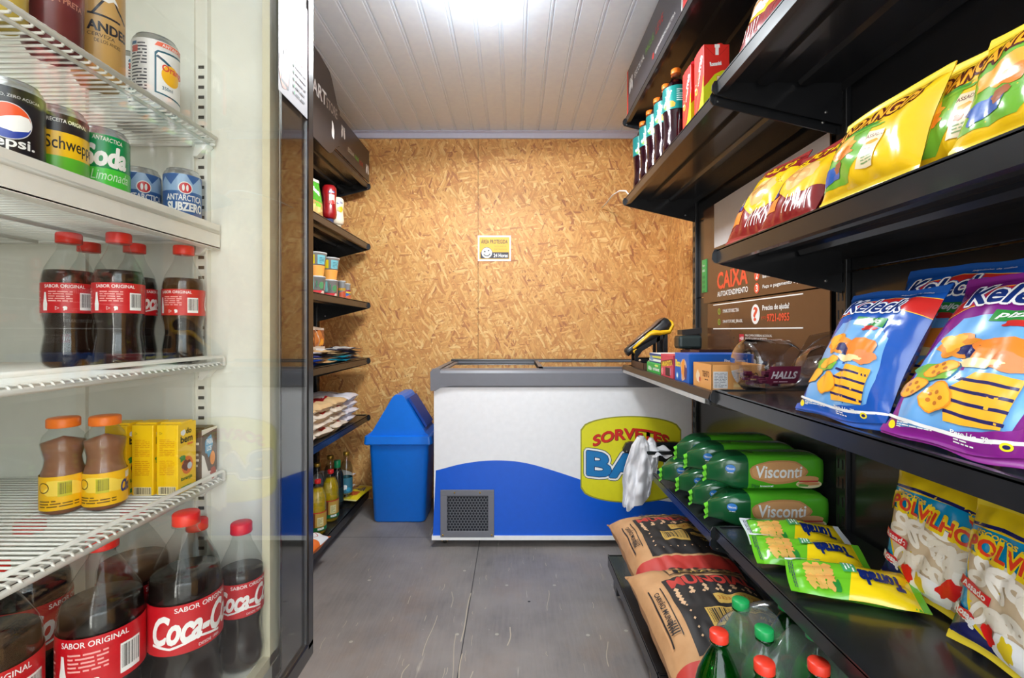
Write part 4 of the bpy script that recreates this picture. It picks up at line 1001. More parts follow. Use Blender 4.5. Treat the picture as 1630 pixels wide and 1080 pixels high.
# ------------------------------------------------------------------ pillow bags, sacks and packs
def bag(name, w, h, t, mat, art, matrix, label, cat='bag', group=None, seed=1, crimp=.014, back=None, puff=.5, edge=.5, wr=1.4, nu=26, nv=30, zig=True, seam=None, pinch=.07, slump=0.0, eps=.00045):
    """a filled pillow bag with flat crimped ends; art lies on its front"""
    def shape(x, y, side):
        u = x/w+.5; v = y/h; e = crimp/h; vv = min(1, max(0, (v-e)/(1-2*e)))
        prof = max(0, sin(pi*vv))**puff; ac = max(0, 1-abs(2*u-1)**2.4)**edge
        T = t/2*prof*ac
        nearend = (1-prof)*min(1, vv*12+.02 if vv < .5 else (1-vv)*12+.02)
        fold = noise.noise(Vector((u*9+seed*3.1, v*1.6+seed, side*5)))*.0085*nearend*ac
        crk = (abs(noise.noise(Vector((x*22+seed*5, y*13+side*9, seed)))))*.010-.002
        T += wr*(fold + crk*ac*min(1, prof*1.3))
        T += wr*noise.noise(Vector((x*9, y*8, seed*2+side)))*.007*prof*ac
        T = max(T, .0004)
        xx = x*(1-pinch*prof*(t/.06)*1.0)+.004*wr*noise.noise(Vector((y*14, seed*1.7, 3+(x > 0))))*abs(2*u-1)
        yy = y+.006*wr*noise.noise(Vector((x*12, seed*2.2, 1)))*(abs(2*v-1)**4)
        bend = slump*sin(pi*v)*-1
        return Vector((xx, yy, side*T+bend+.004*wr*noise.noise(Vector((x*9, seed*3.3, v*2)))*(abs(2*v-1)**3)))
    m = MB(); F = Surf(-w/2, w/2, 0, h, nu, nv, lambda x, y: shape(x, y, 1)); F.base(m, mat)
    B = Surf(-w/2, w/2, 0, h, nu, nv, lambda x, y: shape(-x, y, -1)); B.base(m, back or mat)
    if art: a = Art(); art(a, w, h); F.art(m, a, eps)
    if matrix is None: matrix = Matrix.Identity(4)
    o = m.build(name, None, matrix=matrix)
    # crimped seals at both ends
    if seam is not None:
        for q, (ya, yb) in enumerate(((0, crimp), (h-crimp, h))):
            s_ = MB(); k = 22
            for side in (1,):
                S_ = Surf(-w/2, w/2, ya, yb, nu, 4, lambda x, y: F.ev(x, y, .0006+.0005*(int(round((y-ya)/(yb-ya)*4)) % 2)))
                S_.base(s_, seam)
            s_.build('seal', o)
    tag(o, label, cat, group)
    return o
def torn(w, y, n=15, amp=.004, seed=1):
    return [( -w/2+w*k/n, y+amp*noise.noise(Vector((k*.9, seed, 0)))) for k in range(n+1)]
def band(a, w, y0, y1, mat, seed=1, amp=.003): a.poly(torn(w, y0, seed=seed, amp=amp)+torn(w, y1, seed=seed+4, amp=amp)[::-1], mat)
def swoosh(a, x0, x1, ya, yb, bulge, mat, n=14):
    lo = [(x0+(x1-x0)*k/n, ya+bulge*sin(pi*k/n)) for k in range(n+1)]; hi = [(x0+(x1-x0)*k/n, yb+bulge*sin(pi*k/n)) for k in range(n+1)]
    a.poly(lo+hi[::-1], mat)
def side_bag(xf, yc, z, lean, yaw=0.0): return stand((xf, yc, z), radians(-90)+yaw, radians(lean))
KBL = foil(24, 84, 176); KPU = foil(128, 32, 130); KRD = foil(200, 44, 40); CHEESE = foil(246, 178, 50); CHE2 = foil(226, 140, 40); KLT = foil(110, 170, 226); KGR = foil(110, 176, 60); KDK = foil(30, 30, 90)
def keleck(main, word, chips):
    def fn(a, w, h):
        a.poly([(-w*.40, h*.05), (w*.30, h*.05), (w*.36, h*.30), (w*.34, h*.58), (w*.1, h*.73), (-w*.30, h*.70), (-w*.44, h*.45)], KLT)
        a.poly([(-w*.5, h*.70), (-w*.30, h*.77), (w*.05, h*.83), (w*.5, h*.76), (w*.5, h*.90), (w*.05, h*.93), (-w*.3, h*.87), (-w*.5, h*.80)], S(250, 196, 60, .3)); a.poly([(-w*.5, h*.705), (-w*.30, h*.775), (w*.05, h*.835), (w*.5, h*.765), (w*.5, h*.895), (w*.05, h*.925), (-w*.3, h*.865), (-w*.5, h*.795)], KRD)
        for off, mm in ((.155, main), (.12, WHITE), (.035, foil(24, 50, 120))):
            a.text('Keleck', -w*.36, w*.28, h*.785, h*.905, mm, off, .12)
        a.rect(-w*.10, w*.22, h*.665, h*.735, foil(50, 140, 60), rot=-.05); a.text(word, -w*.07, w*.18, h*.678, h*.725, WHITE, .03, .2, rot=-.05)
        a.blob(w*.10, h*.645, w*.10, h*.02, KRD, 4, .3)
        # pile of snacks, a generic picture
        a.blob(-w*.20, h*.52, w*.16, h*.07, CHE2, 6, .3); a.blob(-w*.24, h*.54, w*.09, h*.05, CHEESE, 9, .4); a.blob(-w*.05, h*.50, w*.10, h*.04, KDK, 3, .3)
        a.blob(w*.12, h*.50, w*.17, h*.08, S(232, 130, 40, .3), 5, .25); a.blob(w*.20, h*.43, w*.12, h*.05, foil(226, 140, 90), 8, .2); a.blob(w*.02, h*.42, w*.16, h*.022, S(240, 210, 150, .3), 2, .4)
        a.poly([(-w*.05, h*.12), (w*.28, h*.13), (w*.30, h*.36), (w*.05, h*.37), (-w*.08, h*.26)], CHEESE)
        for k in range(4): a.rect(-w*.06, w*.29, h*(.15+.055*k), h*(.165+.055*k), KDK, rot=-.06)
        a.blob(-w*.24, h*.36, w*.17, h*.06, KGR, 5, .25)
        for cx, cy, rx, ry in ((-.36, .27, .13, .055), (-.20, .375, .13, .04), (-.14, .22, .12, .075)):
            a.blob(w*cx, h*cy, w*rx, h*ry, CHE2, cx*9, .12, rot=.3); a.blob(w*cx, h*cy, w*rx*.92, h*ry*.9, CHEESE, cx*9, .12, rot=.3)
            if chips:
                for q in range(5): a.ell(w*(cx+.05*cos(q*1.26)), h*(cy+.028*sin(q*1.26)), w*.017, h*.011, foil(190, 110, 40), n=10)
        a.poly([(-w*.5, h*.05), (-w*.1, h*.075), (w*.3, h*.13), (w*.5, h*.20), (w*.5, h*.05), (0, h*.01), (-w*.5, h*.01)], main)
        swoosh(a, -w*.5, w*.5, h*.10, h*.115, -h*.03, WHITE)
        a.ell(-w*.42, h*.06, w*.028, w*.028, S(240, 220, 40, .3)); a.smallprint(-w*.38, -w*.12, h*.055, h*.085, WHITE, 3, 3); a.text('Peso Líq. 70g', w*.0, w*.26, h*.075, h*.098, WHITE, .02); a.smallprint(w*.02, w*.2, h*.045, h*.07, WHITE, 2, 7)
        a.ell(w*.32, h*.075, w*.032, w*.02, S(240, 220, 40, .3)); a.ell(w*.32, h*.075, w*.018, w*.010, KDK)
        a.text('Salgadinho de milho', w*.12, w*.42, h*.925, h*.94, WHITE, .0)
    return fn
gk = 'cheese and pizza corn snack bags on the near counter shelf'
bag('snack_bag', .205, .248, .060, KBL, keleck(KBL, 'queijo', False), side_bag(.552, .812, .918, 27, .0), 'blue Keleck cheese snack bag in front on the counter shelf', group=gk, seed=2, seam=foil(36, 92, 180))
bag('snack_bag', .215, .268, .060, KPU, keleck(KPU, 'pizza', True), side_bag(.553, .600, .918, 32, .04), 'purple Keleck pizza snack bag in front on the counter shelf', group=gk, seed=5, seam=foil(140, 44, 140))
bag('snack_bag', .205, .275, .060, KBL, keleck(KBL, 'queijo', False), side_bag(.660, .775, .918, 19, .08), 'blue Keleck snack bag standing behind the front blue one', group=gk, seed=8, seam=foil(36, 92, 180))
bag('snack_bag', .205, .275, .055, KPU, keleck(KPU, 'pizza', True), side_bag(.675, .565, .918, 18, .05), 'purple snack bag behind the front ones at the right photo edge', group=gk, seed=11, seam=foil(140, 44, 140))

FY = foil(238, 192, 26); FGN = foil(108, 170, 50); FBR = foil(110, 40, 30)
def fandangos(a, w, h):
    a.poly([(-w*.5, h*.16), (-w*.1, h*.14), (w*.02, h*.35), (w*.06, h*.62), (-w*.22, h*.72), (-w*.5, h*.66)], FGN)
    def wv(x, y): return (x, y+.10*x)
    for off, e, mm in ((.11, 0, foil(84, 26, 20)), (.0, 0, FBR)):
        if off == .05: continue
        a.text('FANDANGOS', -w*.48, w*.38, h*.69, h*.84, mm if off else S(240, 170, 40, .3), off+.03, warp=wv)
    a.blob(-w*.02, h*.62, w*.2, h*.02, FGN, 4, .3); a.blob(-w*.02, h*.655, w*.16, h*.014, S(60, 140, 50, .3), 6, .3)
    a.blob(-w*.24, h*.52, w*.16, h*.09, foil(240, 170, 60), 3, .3); a.blob(-w*.16, h*.44, w*.11, h*.06, foil(226, 130, 40), 9, .3); a.blob(-w*.3, h*.28, w*.12, h*.09, foil(40, 90, 170), 5, .3); a.blob(-w*.22, h*.33, w*.06, h*.05, S(160, 90, 50, .3), 2, .3)
    a.poly([(w*.0, h*.22), (w*.16, h*.20), (w*.20, h*.54), (w*.06, h*.56)], S(222, 206, 170, .35)); a.text('ASSADO', w*.05, w*.20, h*.49, h*.525, FBR, .01); a.blob(w*.12, h*.44, w*.05, h*.02, S(240, 160, 40, .3), 3); a.smallprint(w*.05, w*.16, h*.24, h*.32, S(120, 150, 90, .4), 3, 4); a.blob(w*.09, h*.36, w*.04, h*.025, S(220, 120, 90, .4), 8, .4)
    a.text('ELMA CHIPS', w*.10, w*.26, h*.90, h*.918, S(140, 60, 110, .4), .01)
gf = 'yellow corn snack bags on the shelf above the counter'
bag('snack_bag', .205, .168, .058, FY, fandangos, side_bag(.556, .755, 1.286, 20, .02), 'yellow FANDANGOS bag, left of the yellow bags', group=gf, seed=3, seam=foil(244, 210, 60))
bag('snack_bag', .185, .172, .050, FY, fandangos, side_bag(.592, .640, 1.286, 18, .1), 'yellow corn snack bag overlapped by the first yellow bag, in the middle', group=gf, seed=6, seam=foil(244, 210, 60))
def fan_red(a, w, h):
    a.poly([(-w*.5, h*.50), (w*.5, h*.62), (w*.5, h*.86), (-w*.5, h*.74)], foil(190, 40, 30)); fandangos(a, w, h)
    a.rect(w*.14, w*.46, h*.58, h*.95, S(236, 100, 40, .3), rot=-.2); a.text('PROMO', w*.18, w*.42, h*.72, h*.82, S(250, 220, 60, .3), .05, rot=-.05); a.ell(w*.25, h*.42, w*.2, h*.14, foil(50, 50, 130)); a.ell(w*.25, h*.42, w*.15, h*.10, S(214, 200, 60, .3))
bag('snack_bag', .205, .172, .055, FY, fan_red, side_bag(.566, .505, 1.286, 22, .08), 'yellow and red corn snack bag with orange flash at the right photo edge', group=gf, seed=9, seam=foil(244, 210, 60))
MAR = foil(134, 34, 34)
def crokis(a, w, h):
    a.poly([(-w*.5, h*.52), (w*.0, h*.28), (w*.5, h*.38), (w*.5, h*.80), (0, h*.74), (-w*.5, h*.86)], FY); a.text('CEBOLITOS', -w*.42, w*.40, h*.80, h*.90, FY, .05, rot=.06)
    a.blob(-w*.0, h*.58, w*.30, h*.15, foil(236, 190, 120), 2, .25); a.ring(-w*.1, h*.60, w*.12, h*.08, .010, foil(214, 150, 80)); a.ring(w*.08, h*.55, w*.11, h*.07, .010, foil(224, 166, 96)); a.ring(w*.02, h*.67, w*.10, h*.05, .009, foil(232, 180, 110))
    a.rect(-w*.48, -w*.20, h*.20, h*.36, S(240, 130, 40, .3)); a.rect(-w*.48, -w*.30, h*.38, h*.62, foil(60, 50, 140)); a.rect(-w*.46, -w*.33, h*.44, h*.52, S(236, 206, 60, .3))
    for k in range(6): a.line([(w*(-.02+.07*k), h*.14), (w*(.03+.06*k), h*.25), (w*(.0+.07*k), h*.33)], .0022, WHITE)
gm = 'maroon onion ring snack bags on the shelf above the counter'
for k, (yc, x, ln, yw, l) in enumerate(((1.135, .556, 30, .12, 'maroon and yellow snack bag, furthest left of three above the counter'), (.985, .560, 32, .10, 'maroon and yellow snack bag, middle of three above the counter'), (.905, .598, 30, .10, 'maroon and yellow snack bag behind the first yellow bag'))):
    bag('snack_bag', .165, (.225, .205, .195)[k], .052, MAR, crokis, side_bag(x, yc, 1.286, ln, yw), l, group=gm, seed=20+k, seam=foil(150, 50, 46))
def stax(a, w, h):
    a.poly([(-w*.5, h*.30), (w*.1, h*.22), (w*.5, h*.34), (w*.5, h*.95), (-w*.1, h*.9), (-w*.5, h*.7)], FY); a.poly([(-w*.46, h*.36), (w*.05, h*.27), (w*.2, h*.40), (w*.2, h*.8), (-w*.46, h*.7)], WHITE)
    for k in range(7): a.blob(-w*.32+w*.1*(k % 4), h*(.42+.09*(k//2)), w*.12, h*.035, foil(214-6*k, 160, 110), k, .2, rot=.8)
    for k in range(5): a.line([(w*(-.3+.07*k), h*.10), (w*(-.25+.06*k), h*.17), (w*(-.28+.07*k), h*.22)], .0022, WHITE)
bag('snack_bag', .20, .24, .05, MAR, stax, side_bag(.556, 1.08, 1.737, 28, .05), 'maroon and yellow snack bag alone on the top right shelf', seed=31, seam=foil(150, 50, 46))

# polvilho biscuit bags
PB = foil(0, 150, 206); PY = foil(240, 208, 26); PN = foil(30, 34, 100); RING_ = ink(srgb(236, 228, 212), .4, name='tapioca_ring'); RING2 = ink(srgb(210, 188, 156), .5, name='tapioca_ring_dark')
def polvilho(a, w, h):
    a.poly([(-w*.5, 0), (w*.5, 0), (w*.5, h*.16), (-w*.05, h*.10), (-w*.25, h*.2), (-w*.5, h*.30)], PN); a.rect(-w*.5, w*.5, h*.80, h, PY)
    a.poly([(-w*.5, h*.80), (-w*.2, h*.815), (w*.2, h*.80), (w*.5, h*.77), (w*.5, h*.795), (w*.2, h*.825), (-w*.2, h*.84), (-w*.5, h*.82)], PN)
    win = [(-w*.42, h*.62), (w*.48, h*.54), (w*.47, h*.2), (w*.28, h*.06), (-w*.05, h*.10), (-w*.30, h*.22), (-w*.36, h*.40)]
    a.poly([(x*1.06, y*1.0+(.006 if y > h*.4 else -.006)) for x, y in win], PY); a.poly(win, RING2)
    rnd = random.Random(5)
    for k in range(34):
        x = rnd.uniform(-.30, .42)*w; y = rnd.uniform(.12, .58)*h
        if x < -w*.2 and y < h*.25: continue
        a.ring(x, y, w*rnd.uniform(.085, .14), h*rnd.uniform(.036, .06), .0095, RING_ if k % 3 else ink(srgb(246, 240, 228), .4, name='tapioca_ring_light'), rot=rnd.uniform(0, 3), n=16)
    def wv(x, y): return (x, y-.14*x-.9*x*x)
    a.text('BISCOITOS de', -w*.38, w*.06, h*.735, h*.765, PY, .04, warp=wv)
    for e, off, mm in ((.004, .09, PY), (0, .04, S(226, 60, 30, .3))): a.text('POLVILHO', -w*.40-e, w*.42+e, h*.62-e, h*.72+e, mm, off, warp=wv)
    a.poly([(-w*.46, h*.40), (-w*.14, h*.35), (-w*.13, h*.41), (-w*.44, h*.465)], S(214, 30, 40, .3)); a.text('Assado', -w*.43, -w*.17, h*.385, h*.43, WHITE, .02, rot=-.16)
    a.text('Rosag', -w*.46, -w*.24, h*.17, h*.24, S(240, 240, 240, .3), .05, rot=-.2); a.blob(-w*.35, h*.225, w*.10, h*.03, S(214, 30, 40, .3), 2, .2); a.text('Rosag', -w*.45, -w*.25, h*.19, h*.25, WHITE, .04, rot=-.2)
    a.blob(w*.10, h*.14, w*.22, h*.09, WHITE, 4, .15); a.blob(w*.02, h*.15, w*.05, h*.07, S(240, 210, 40, .3), 7, .3); a.blob(w*.30, h*.22, w*.12, h*.05, S(226, 30, 30, .3), 3, .35, rot=.6); a.blob(-w*.12, h*.18, w*.06, h*.06, S(226, 30, 30, .3), 9, .3)
gp = 'tapioca biscuit bags on the lower near shelf'
bag('biscuit_bag', .195, .245, .06, PB, polvilho, side_bag(.782, .895, .552, 11, .10), 'blue and yellow POLVILHO biscuit bag standing furthest back', group=gp, seed=41, seam=foil(240, 214, 60))
bag('biscuit_bag', .195, .245, .06, PB, polvilho, side_bag(.745, .705, .552, 13, .06), 'blue and yellow POLVILHO biscuit bag cut off by the right photo edge', group=gp, seed=44, seam=foil(240, 214, 60))
bag('biscuit_bag', .195, .245, .06, PB, polvilho, side_bag(.815, .790, .552, 6, .05), 'blue and yellow POLVILHO biscuit bag wedged between the other two', group=gp, seed=47, seam=foil(240, 214, 60))

# toast packs lying flat on the lower near shelf
TG = foil(108, 190, 40); TY = foil(248, 214, 26)
def torrada(a, w, h):
    a.poly([(-w*.5, h*.55), (w*.5, h*.42), (w*.5, h), (-w*.5, h)], TY)
    for i in range(6):
        for j in range(3): a.blob(-w*.26+w*.11*i, h*(.18+.07*j), w*.10, h*.035, S(226-8*(i % 3), 170-5*j, 84, .4), i+j*3, .25, rot=i*.7)
    a.blob(w*.30, h*.36, w*.12, h*.03, S(40, 130, 50, .3), 5, .4); a.rect(-w*.4, -w*.1, h*.44, h*.54, S(70, 160, 100, .35)); a.smallprint(-w*.38, -w*.12, h*.455, h*.53, WHITE, 3, 3)
    a.text('Torrada', -h*.15, h*.15, h*.70-w*.2, h*.70+w*.2, foil(20, 40, 110), .05, rot=-pi/2); a.rect(-w*.5, -w*.44, 0, h*.30, S(220, 226, 230, .35)); a.smallprint(-w*.40, w*.4, .004, h*.07, S(50, 60, 80, .4), 3, 8)
gt = 'yellow and green toast packs on the lower near shelf'
def lying(x, y, z, yaw, tilt=0.0, roll=0.0): return Matrix.Translation((x, y, z)) @ Matrix.Rotation(yaw, 4, 'Z') @ Matrix.Rotation(tilt, 4, 'X') @ Matrix.Rotation(roll, 4, 'Y') @ Matrix.Rotation(radians(-90), 4, 'Z')
for k, (x, y, z, yw, l) in enumerate(((.575, 1.17, .572, radians(-13), 'yellow and green toast pack lying nearest the bread loaves'), (.545, 1.075, .573, radians(-14), 'yellow and green toast pack lying in the middle of the three'), (.56, .965, .572, radians(-19), 'yellow and green toast pack lying nearest the camera'))):
    M = Matrix.Translation((x, y, z)) @ Matrix.Rotation(yw, 4, 'Z') @ Matrix.Rotation(radians(18), 4, 'X') @ Matrix.Rotation(radians(-90), 4, 'Z')
    bag('toast_pack', .090, .225, .040, TG, torrada, M, l, cat='packet', group=gt, seed=50+k, nu=16, nv=32, seam=(TG if k else S(214, 220, 224, .3)), pinch=.03)

# ------------------------------------------------------------------ sliced bread in film
BG = foil(84, 176, 40); BD = ink(srgb(22, 84, 46), .22, name='dark_green_film', coat=.5)
def loaf_parts():
    """origin under the middle of the loaf; long axis X, front face -Y, gathered end at -X"""
    L, wd, ht = .245, .098, .098; m = MB()
    def ring(x, sc, sy=1.0, dz=0.0, n=28):
        p = []
        for k in range(n):
            a = 2*pi*k/n; c = cos(a); s_ = sin(a); e = .42
            y = (abs(c)**e)*(1 if c >= 0 else -1)*wd/2*sc*sy; z = (abs(s_)**e)*(1 if s_ >= 0 else -1)*ht/2*sc
            j = 1+.03*noise.noise(Vector((x*16, a*2.2, 2)))*(2 if abs(x) > .09 else .6)
            p.append((x, y*j, ht/2+z*j+dz))
        return p
    xs = [(-.188, .46, .14, -.008), (-.180, .52, .40, -.006), (-.168, .60, .75, -.003), (-.150, .74, .95, 0), (-.130, .90, 1, 0), (-.112, .98, 1, 0), (-.09, 1, 1, 0)]
    loft(m, [ring(*q[:1], q[1], q[2], q[3]) for q in xs], BD, True, True, False)
    a_ = [ring(x, 1) for x in [-.09+.0275*k for k in range(8)]]+[ring(.112, .97), ring(.126, .84), ring(.136, .45), ring(.142, .15)]
    loft(m, a_, BG, True, False, True)
    return m, L, wd, ht
def loaf_art(m, wd, ht):
    def fn(x, y):
        j = 1+.03*noise.noise(Vector((x*16, 2.2*pi*1.5, 2)))*.6
        return (x, -wd/2*j, ht/2+(y-.5*ht)*.93)
    sf = Surf(-.088, .115, 0, ht, 14, 6, fn); a = Art(); BR = S(196, 140, 88, .4)
    a.blob(-.005, ht*.55, .080, ht*.36, BR, 3, .06); a.blob(-.005, ht*.56, .074, ht*.30, S(212, 158, 104, .4), 3, .06)
    for k, mm in ((.05, WHITE),): a.text('Visconti', -.070, .060, ht*.36, ht*.74, WHITE, .02, .1)
    a.text('Pão', -.082, -.062, ht*.07, ht*.18, S(20, 90, 40, .4), .01); a.text('Integral', -.058, -.022, ht*.08, ht*.15, WHITE, .02)
    a.ell(.078, ht*.18, .036, ht*.13, S(224, 214, 170, .4)); a.blob(.076, ht*.34, .030, ht*.10, S(214, 160, 106, .4), 5, .1); a.rect(.050, .104, ht*.24, ht*.29, S(190, 60, 50, .4)); a.blob(.078, ht*.19, .030, ht*.05, S(206, 150, 96, .4), 7, .1); a.blob(.062, ht*.14, .016, ht*.04, S(90, 160, 60, .4), 4, .3)
    sf.art(m, a, .0012)
    # small blue oval on the dark gathered end
    def g(x, y): return (-.128-.02*(y/.03), -.040+.0*x-(0 if True else 0)+x*.9-.004, ht*.64+y*.8)
m, L, wd, ht = loaf_parts(); loaf_art(m, wd, ht)
bread = m.build('bread_loaf'); 
e = MB(); e.grid(lambda u, v: (-.186-.014*u, .004*sin(v*14)*(.5+u)-.006*u, .020+.042*v-.006*u), 3, 14, foil(120, 210, 60)); e.build('end_seal', bread)
e = MB(); sfx = Surf(0, .03, 0, .022, 2, 2, lambda x, y: (-.152+x*.95, -.0352-.010*min(1, x/.022)-.004, ht*.50+y*1.1)); sfx.art(e, Art().ell(.014, .012, .013, .010, S(40, 120, 200, .3)).text('Visconti', .004, .024, .009, .015, WHITE, .02).smallprint(.006, .022, .0, .003, WHITE, 1), .0008); e.build('brand_oval', bread)
gb2 = 'sliced bread loaves on the lower far shelf'
spots = [(.742, 1.342, .521, -.02, 'front loaf of the bottom row with the Visconti label in full view'), (.736, 1.455, .521, .03, 'second loaf of the bottom row'), (.738, 1.565, .521, -.04, 'third loaf of the bottom row'), (.715, 1.70, .521, .10, 'rearmost loaf of the bottom row, nearest the freezer'),
         (.745, 1.366, .622, .01, 'front loaf of the top row with the Visconti label in full view'), (.735, 1.480, .622, -.05, 'second loaf of the top row'), (.738, 1.600, .622, .05, 'rearmost loaf of the top row')]
for i, (x, y, z, rz, l) in enumerate(spots):
    o = bread if i == 0 else copy_tree(bread)
    o.location = (x, y, z); o.rotation_euler = (0, 0, rz); tag(o, 'green bagged bread, '+l, 'bread', gb2)

# ------------------------------------------------------------------ charcoal sacks
KR = kraft_material(); KBK = S(38, 34, 34, .6); KRD2 = S(196, 62, 54, .55); KYL = S(206, 168, 84, .55)
def mundial(a, w, h):
    band(a, w, 0, h*.085, KBK, 3); band(a, w, h*.08, h*.20, KRD2, 7)
    a.rect(-w*.46, -w*.5+.012, h*.3, h*.8, S(210, 160, 112, .7)); 
    a.poly([(-w*.33, h*.215), (w*.46, h*.215), (w*.46, h*.72), (w*.33, h*.76), (-w*.33, h*.76)], KBK)
    a.text('MUNDIAL', -w*.29, w*.40, h*.67, h*.75, KRD2, .05)
    for r in range(5):
        for c in range(6):
            x = -w*.27+w*.115*c; y = h*(.645-.028*r)-(.0 if c % 2 == 0 else h*.01)
            if r > 1 and 0 < c: continue
            a.poly([(x-.008, y), (x, y-.009), (x+.008, y), (x, y+.009)], S(220, 180, 140, .6))
    for c in range(7): a.poly([(-w*.28+w*.105*c-.006, h*.60), (-w*.28+w*.105*c, h*.588), (-w*.28+w*.105*c+.006, h*.60), (-w*.28+w*.105*c, h*.612)], S(220, 180, 140, .6))
    a.rect(-w*.02, w*.42, h*.50, h*.57, KYL); a.text('3333-4587 / 98888', .0, w*.40, h*.525, h*.55, S(180, 110, 40, .5), .02)
    a.barcode(-w*.15, w*.11, h*.35, h*.47, KBK, KYL); a.rect(w*.16, w*.44, h*.42, h*.46, KYL); a.smallprint(w*.17, w*.43, h*.425, h*.455, KBK, 3, 4); a.rect(w*.2, w*.42, h*.34, h*.40, KBK); a.text('PRAZO', w*.22, w*.38, h*.37, h*.395, KYL, .02)
    for c in range(9): a.rect(-w*.2+w*.07*c, -w*.188+w*.07*c, h*.275, h*.285, S(220, 180, 140, .6), rot=.78)
    for c in range(5): a.rect(-w*.27, -w*.25, h*(.30+.05*c), h*(.31+.05*c), S(220, 180, 140, .6), rot=.78)
    a.line([(-w*.24, h*.90), (-w*.24, h*.79), (w*.40, h*.79)], .005, KBK); a.rect(-w*.2, w*.4, h*.80, h*.835, KBK); a.text('EXTRA SEM PÓ', -w*.16, w*.36, h*.803, h*.83, KYL, .04)
    for c in range(9): a.ell(-w*.18+w*.07*c, h*.87, w*.028, h*.015, KBK, n=12)
    # side panel print
    a.line([(-w*.45, h*.30), (-w*.45, h*.72)], .003, KBK); a.line([(-w*.37, h*.34), (-w*.37, h*.70)], .003, KBK); a.text('CARVÃO MUNDIAL', -w*.41-.07, -w*.41+.07, h*.505, h*.54, KBK, .02, rot=-pi/2); a.smallprint(-w*.44, -w*.38, h*.36, h*.44, KBK, 5, 3)
gs = 'charcoal sacks on the bottom right shelf'
bag('charcoal_sack', .37, .46, .19, KR, mundial, Matrix.Translation((.565, 1.44, .262)) @ Matrix.Rotation(.02, 4, 'Z') @ Matrix.Rotation(.06, 4, 'X'), 'brown paper MUNDIAL charcoal sack nearest the freezer', cat='sack', group=gs, seed=61, crimp=.012, puff=.34, edge=.42, wr=1.25, nu=52, nv=60, pinch=.028, seam=KR, eps=.0008)
bag('charcoal_sack', .37, .46, .19, KR, mundial, Matrix.Translation((.548, 1.01, .235)) @ Matrix.Rotation(.05, 4, 'Z') @ Matrix.Rotation(.16, 4, 'X'), 'brown paper MUNDIAL charcoal sack lapping onto the other sack', cat='sack', group=gs, seed=64, crimp=.012, puff=.34, edge=.42, wr=1.25, nu=52, nv=60, pinch=.028, seam=KR, eps=.0008)

# ------------------------------------------------------------------ soda bottles at the bottom right
GPL = clear('green_bottle_plastic', (.10, .62, .22), .05, 1.4); GLQ = tinted('green_soda', srgb(10, 80, 30), .85); GLB = S(20, 120, 60, .35)
def plain_lab(a, r, z0, z1): a.text('GUARANÁ', -.05, .05, z0+.02, z1-.02, WHITE, .03); 
GLP = tinted('pale_green_soda', srgb(60, 190, 120), .45)
def grn(loc, label, capc, group): return soda(R=.046, H=.322, liquid=GLQ if capc is RC else GLP, label=None, art=plain_lab, yaw=.4, loc=loc, lab=(.36, .55), capmat=capc, fill=.80, shell=GPL, labmat=GLB, text=label, group=group)
RC = S(226, 60, 40, .35); GC = S(30, 160, 84, .35)
Zb = .152
for p, l in (((.407, .935), 'green soda bottle with red cap beside the charcoal sack'), ((.452, .850), 'green soda bottle with red cap, middle one at the bottom photo edge'), ((.550, .850), 'green soda bottle with red cap, rightmost under the near shelf')): grn((*p, Zb), l, RC, 'red-capped green soda bottles')
pk = [((.503, 1.045), 'green-capped soda bottle at the far left corner of the wrapped pack'), ((.502, .945), 'green-capped soda bottle at the near left of the wrapped pack'), ((.603, 1.04), 'green-capped soda bottle at the far right of the wrapped pack'), ((.603, .942), 'green-capped soda bottle at the near right of the wrapped pack'), ((.70, 1.04), 'green-capped soda bottle at the back of the wrapped pack, wall side'), ((.70, .942), 'green-capped soda bottle at the front of the wrapped pack, wall side')]
for p, l in pk: grn((*p, Zb), l, GC, 'green-capped soda bottles in plastic wrap')
FILM = clear('shrink_film', (.93, .97, .95), .16, 1.6, haze=.07)
def filmfn(u, v):
    a = 2*pi*u; hx, hy = .152, .101; c, s_ = cos(a), sin(a); e = .32
    x = (abs(c)**e)*(1 if c >= 0 else -1)*hx; y = (abs(s_)**e)*(1 if s_ >= 0 else -1)*hy
    if v < .6: z = Zb+.22*v/.6; k = 1.0
    else:
        q = (v-.6)/.4; z = Zb+.22+.085*sin(q*pi/2)+.02*q*abs(cos(a*2)); k = 1-.62*(1-cos(q*pi/2))
    n = .004*noise.noise(Vector((c*5, s_*5, z*12)))
    return (.602+x*(k+n), .993+y*(k+n)+.0, z+n)
o = MB().grid(filmfn, 56, 26, FILM).build('plastic_wrap'); tag(o, 'clear shrink wrap around the green-capped soda bottles', 'plastic wrap')
# power strip with two red lights on the base shelf
t = empty('power_strip', (.80, 1.68, .151)); MB().box(-.02, .02, -.10, .10, 0, .03, ink((.015, .015, .016), .5, name='black_plastic2'), .003).build('housing', t)
for y in (-.03, .025): MB().lathe([(0, 0), (.004, 0), (.004, .003), (0, .005)], emissive('red_led', (1, .05, .05), 12), 12, Matrix.Translation((-.020, y, .018)) @ Matrix.Rotation(radians(-90), 4, 'Y')).build('red_light', t)
tag(t, 'black power strip with two glowing red lights behind the sacks', 'power strip')

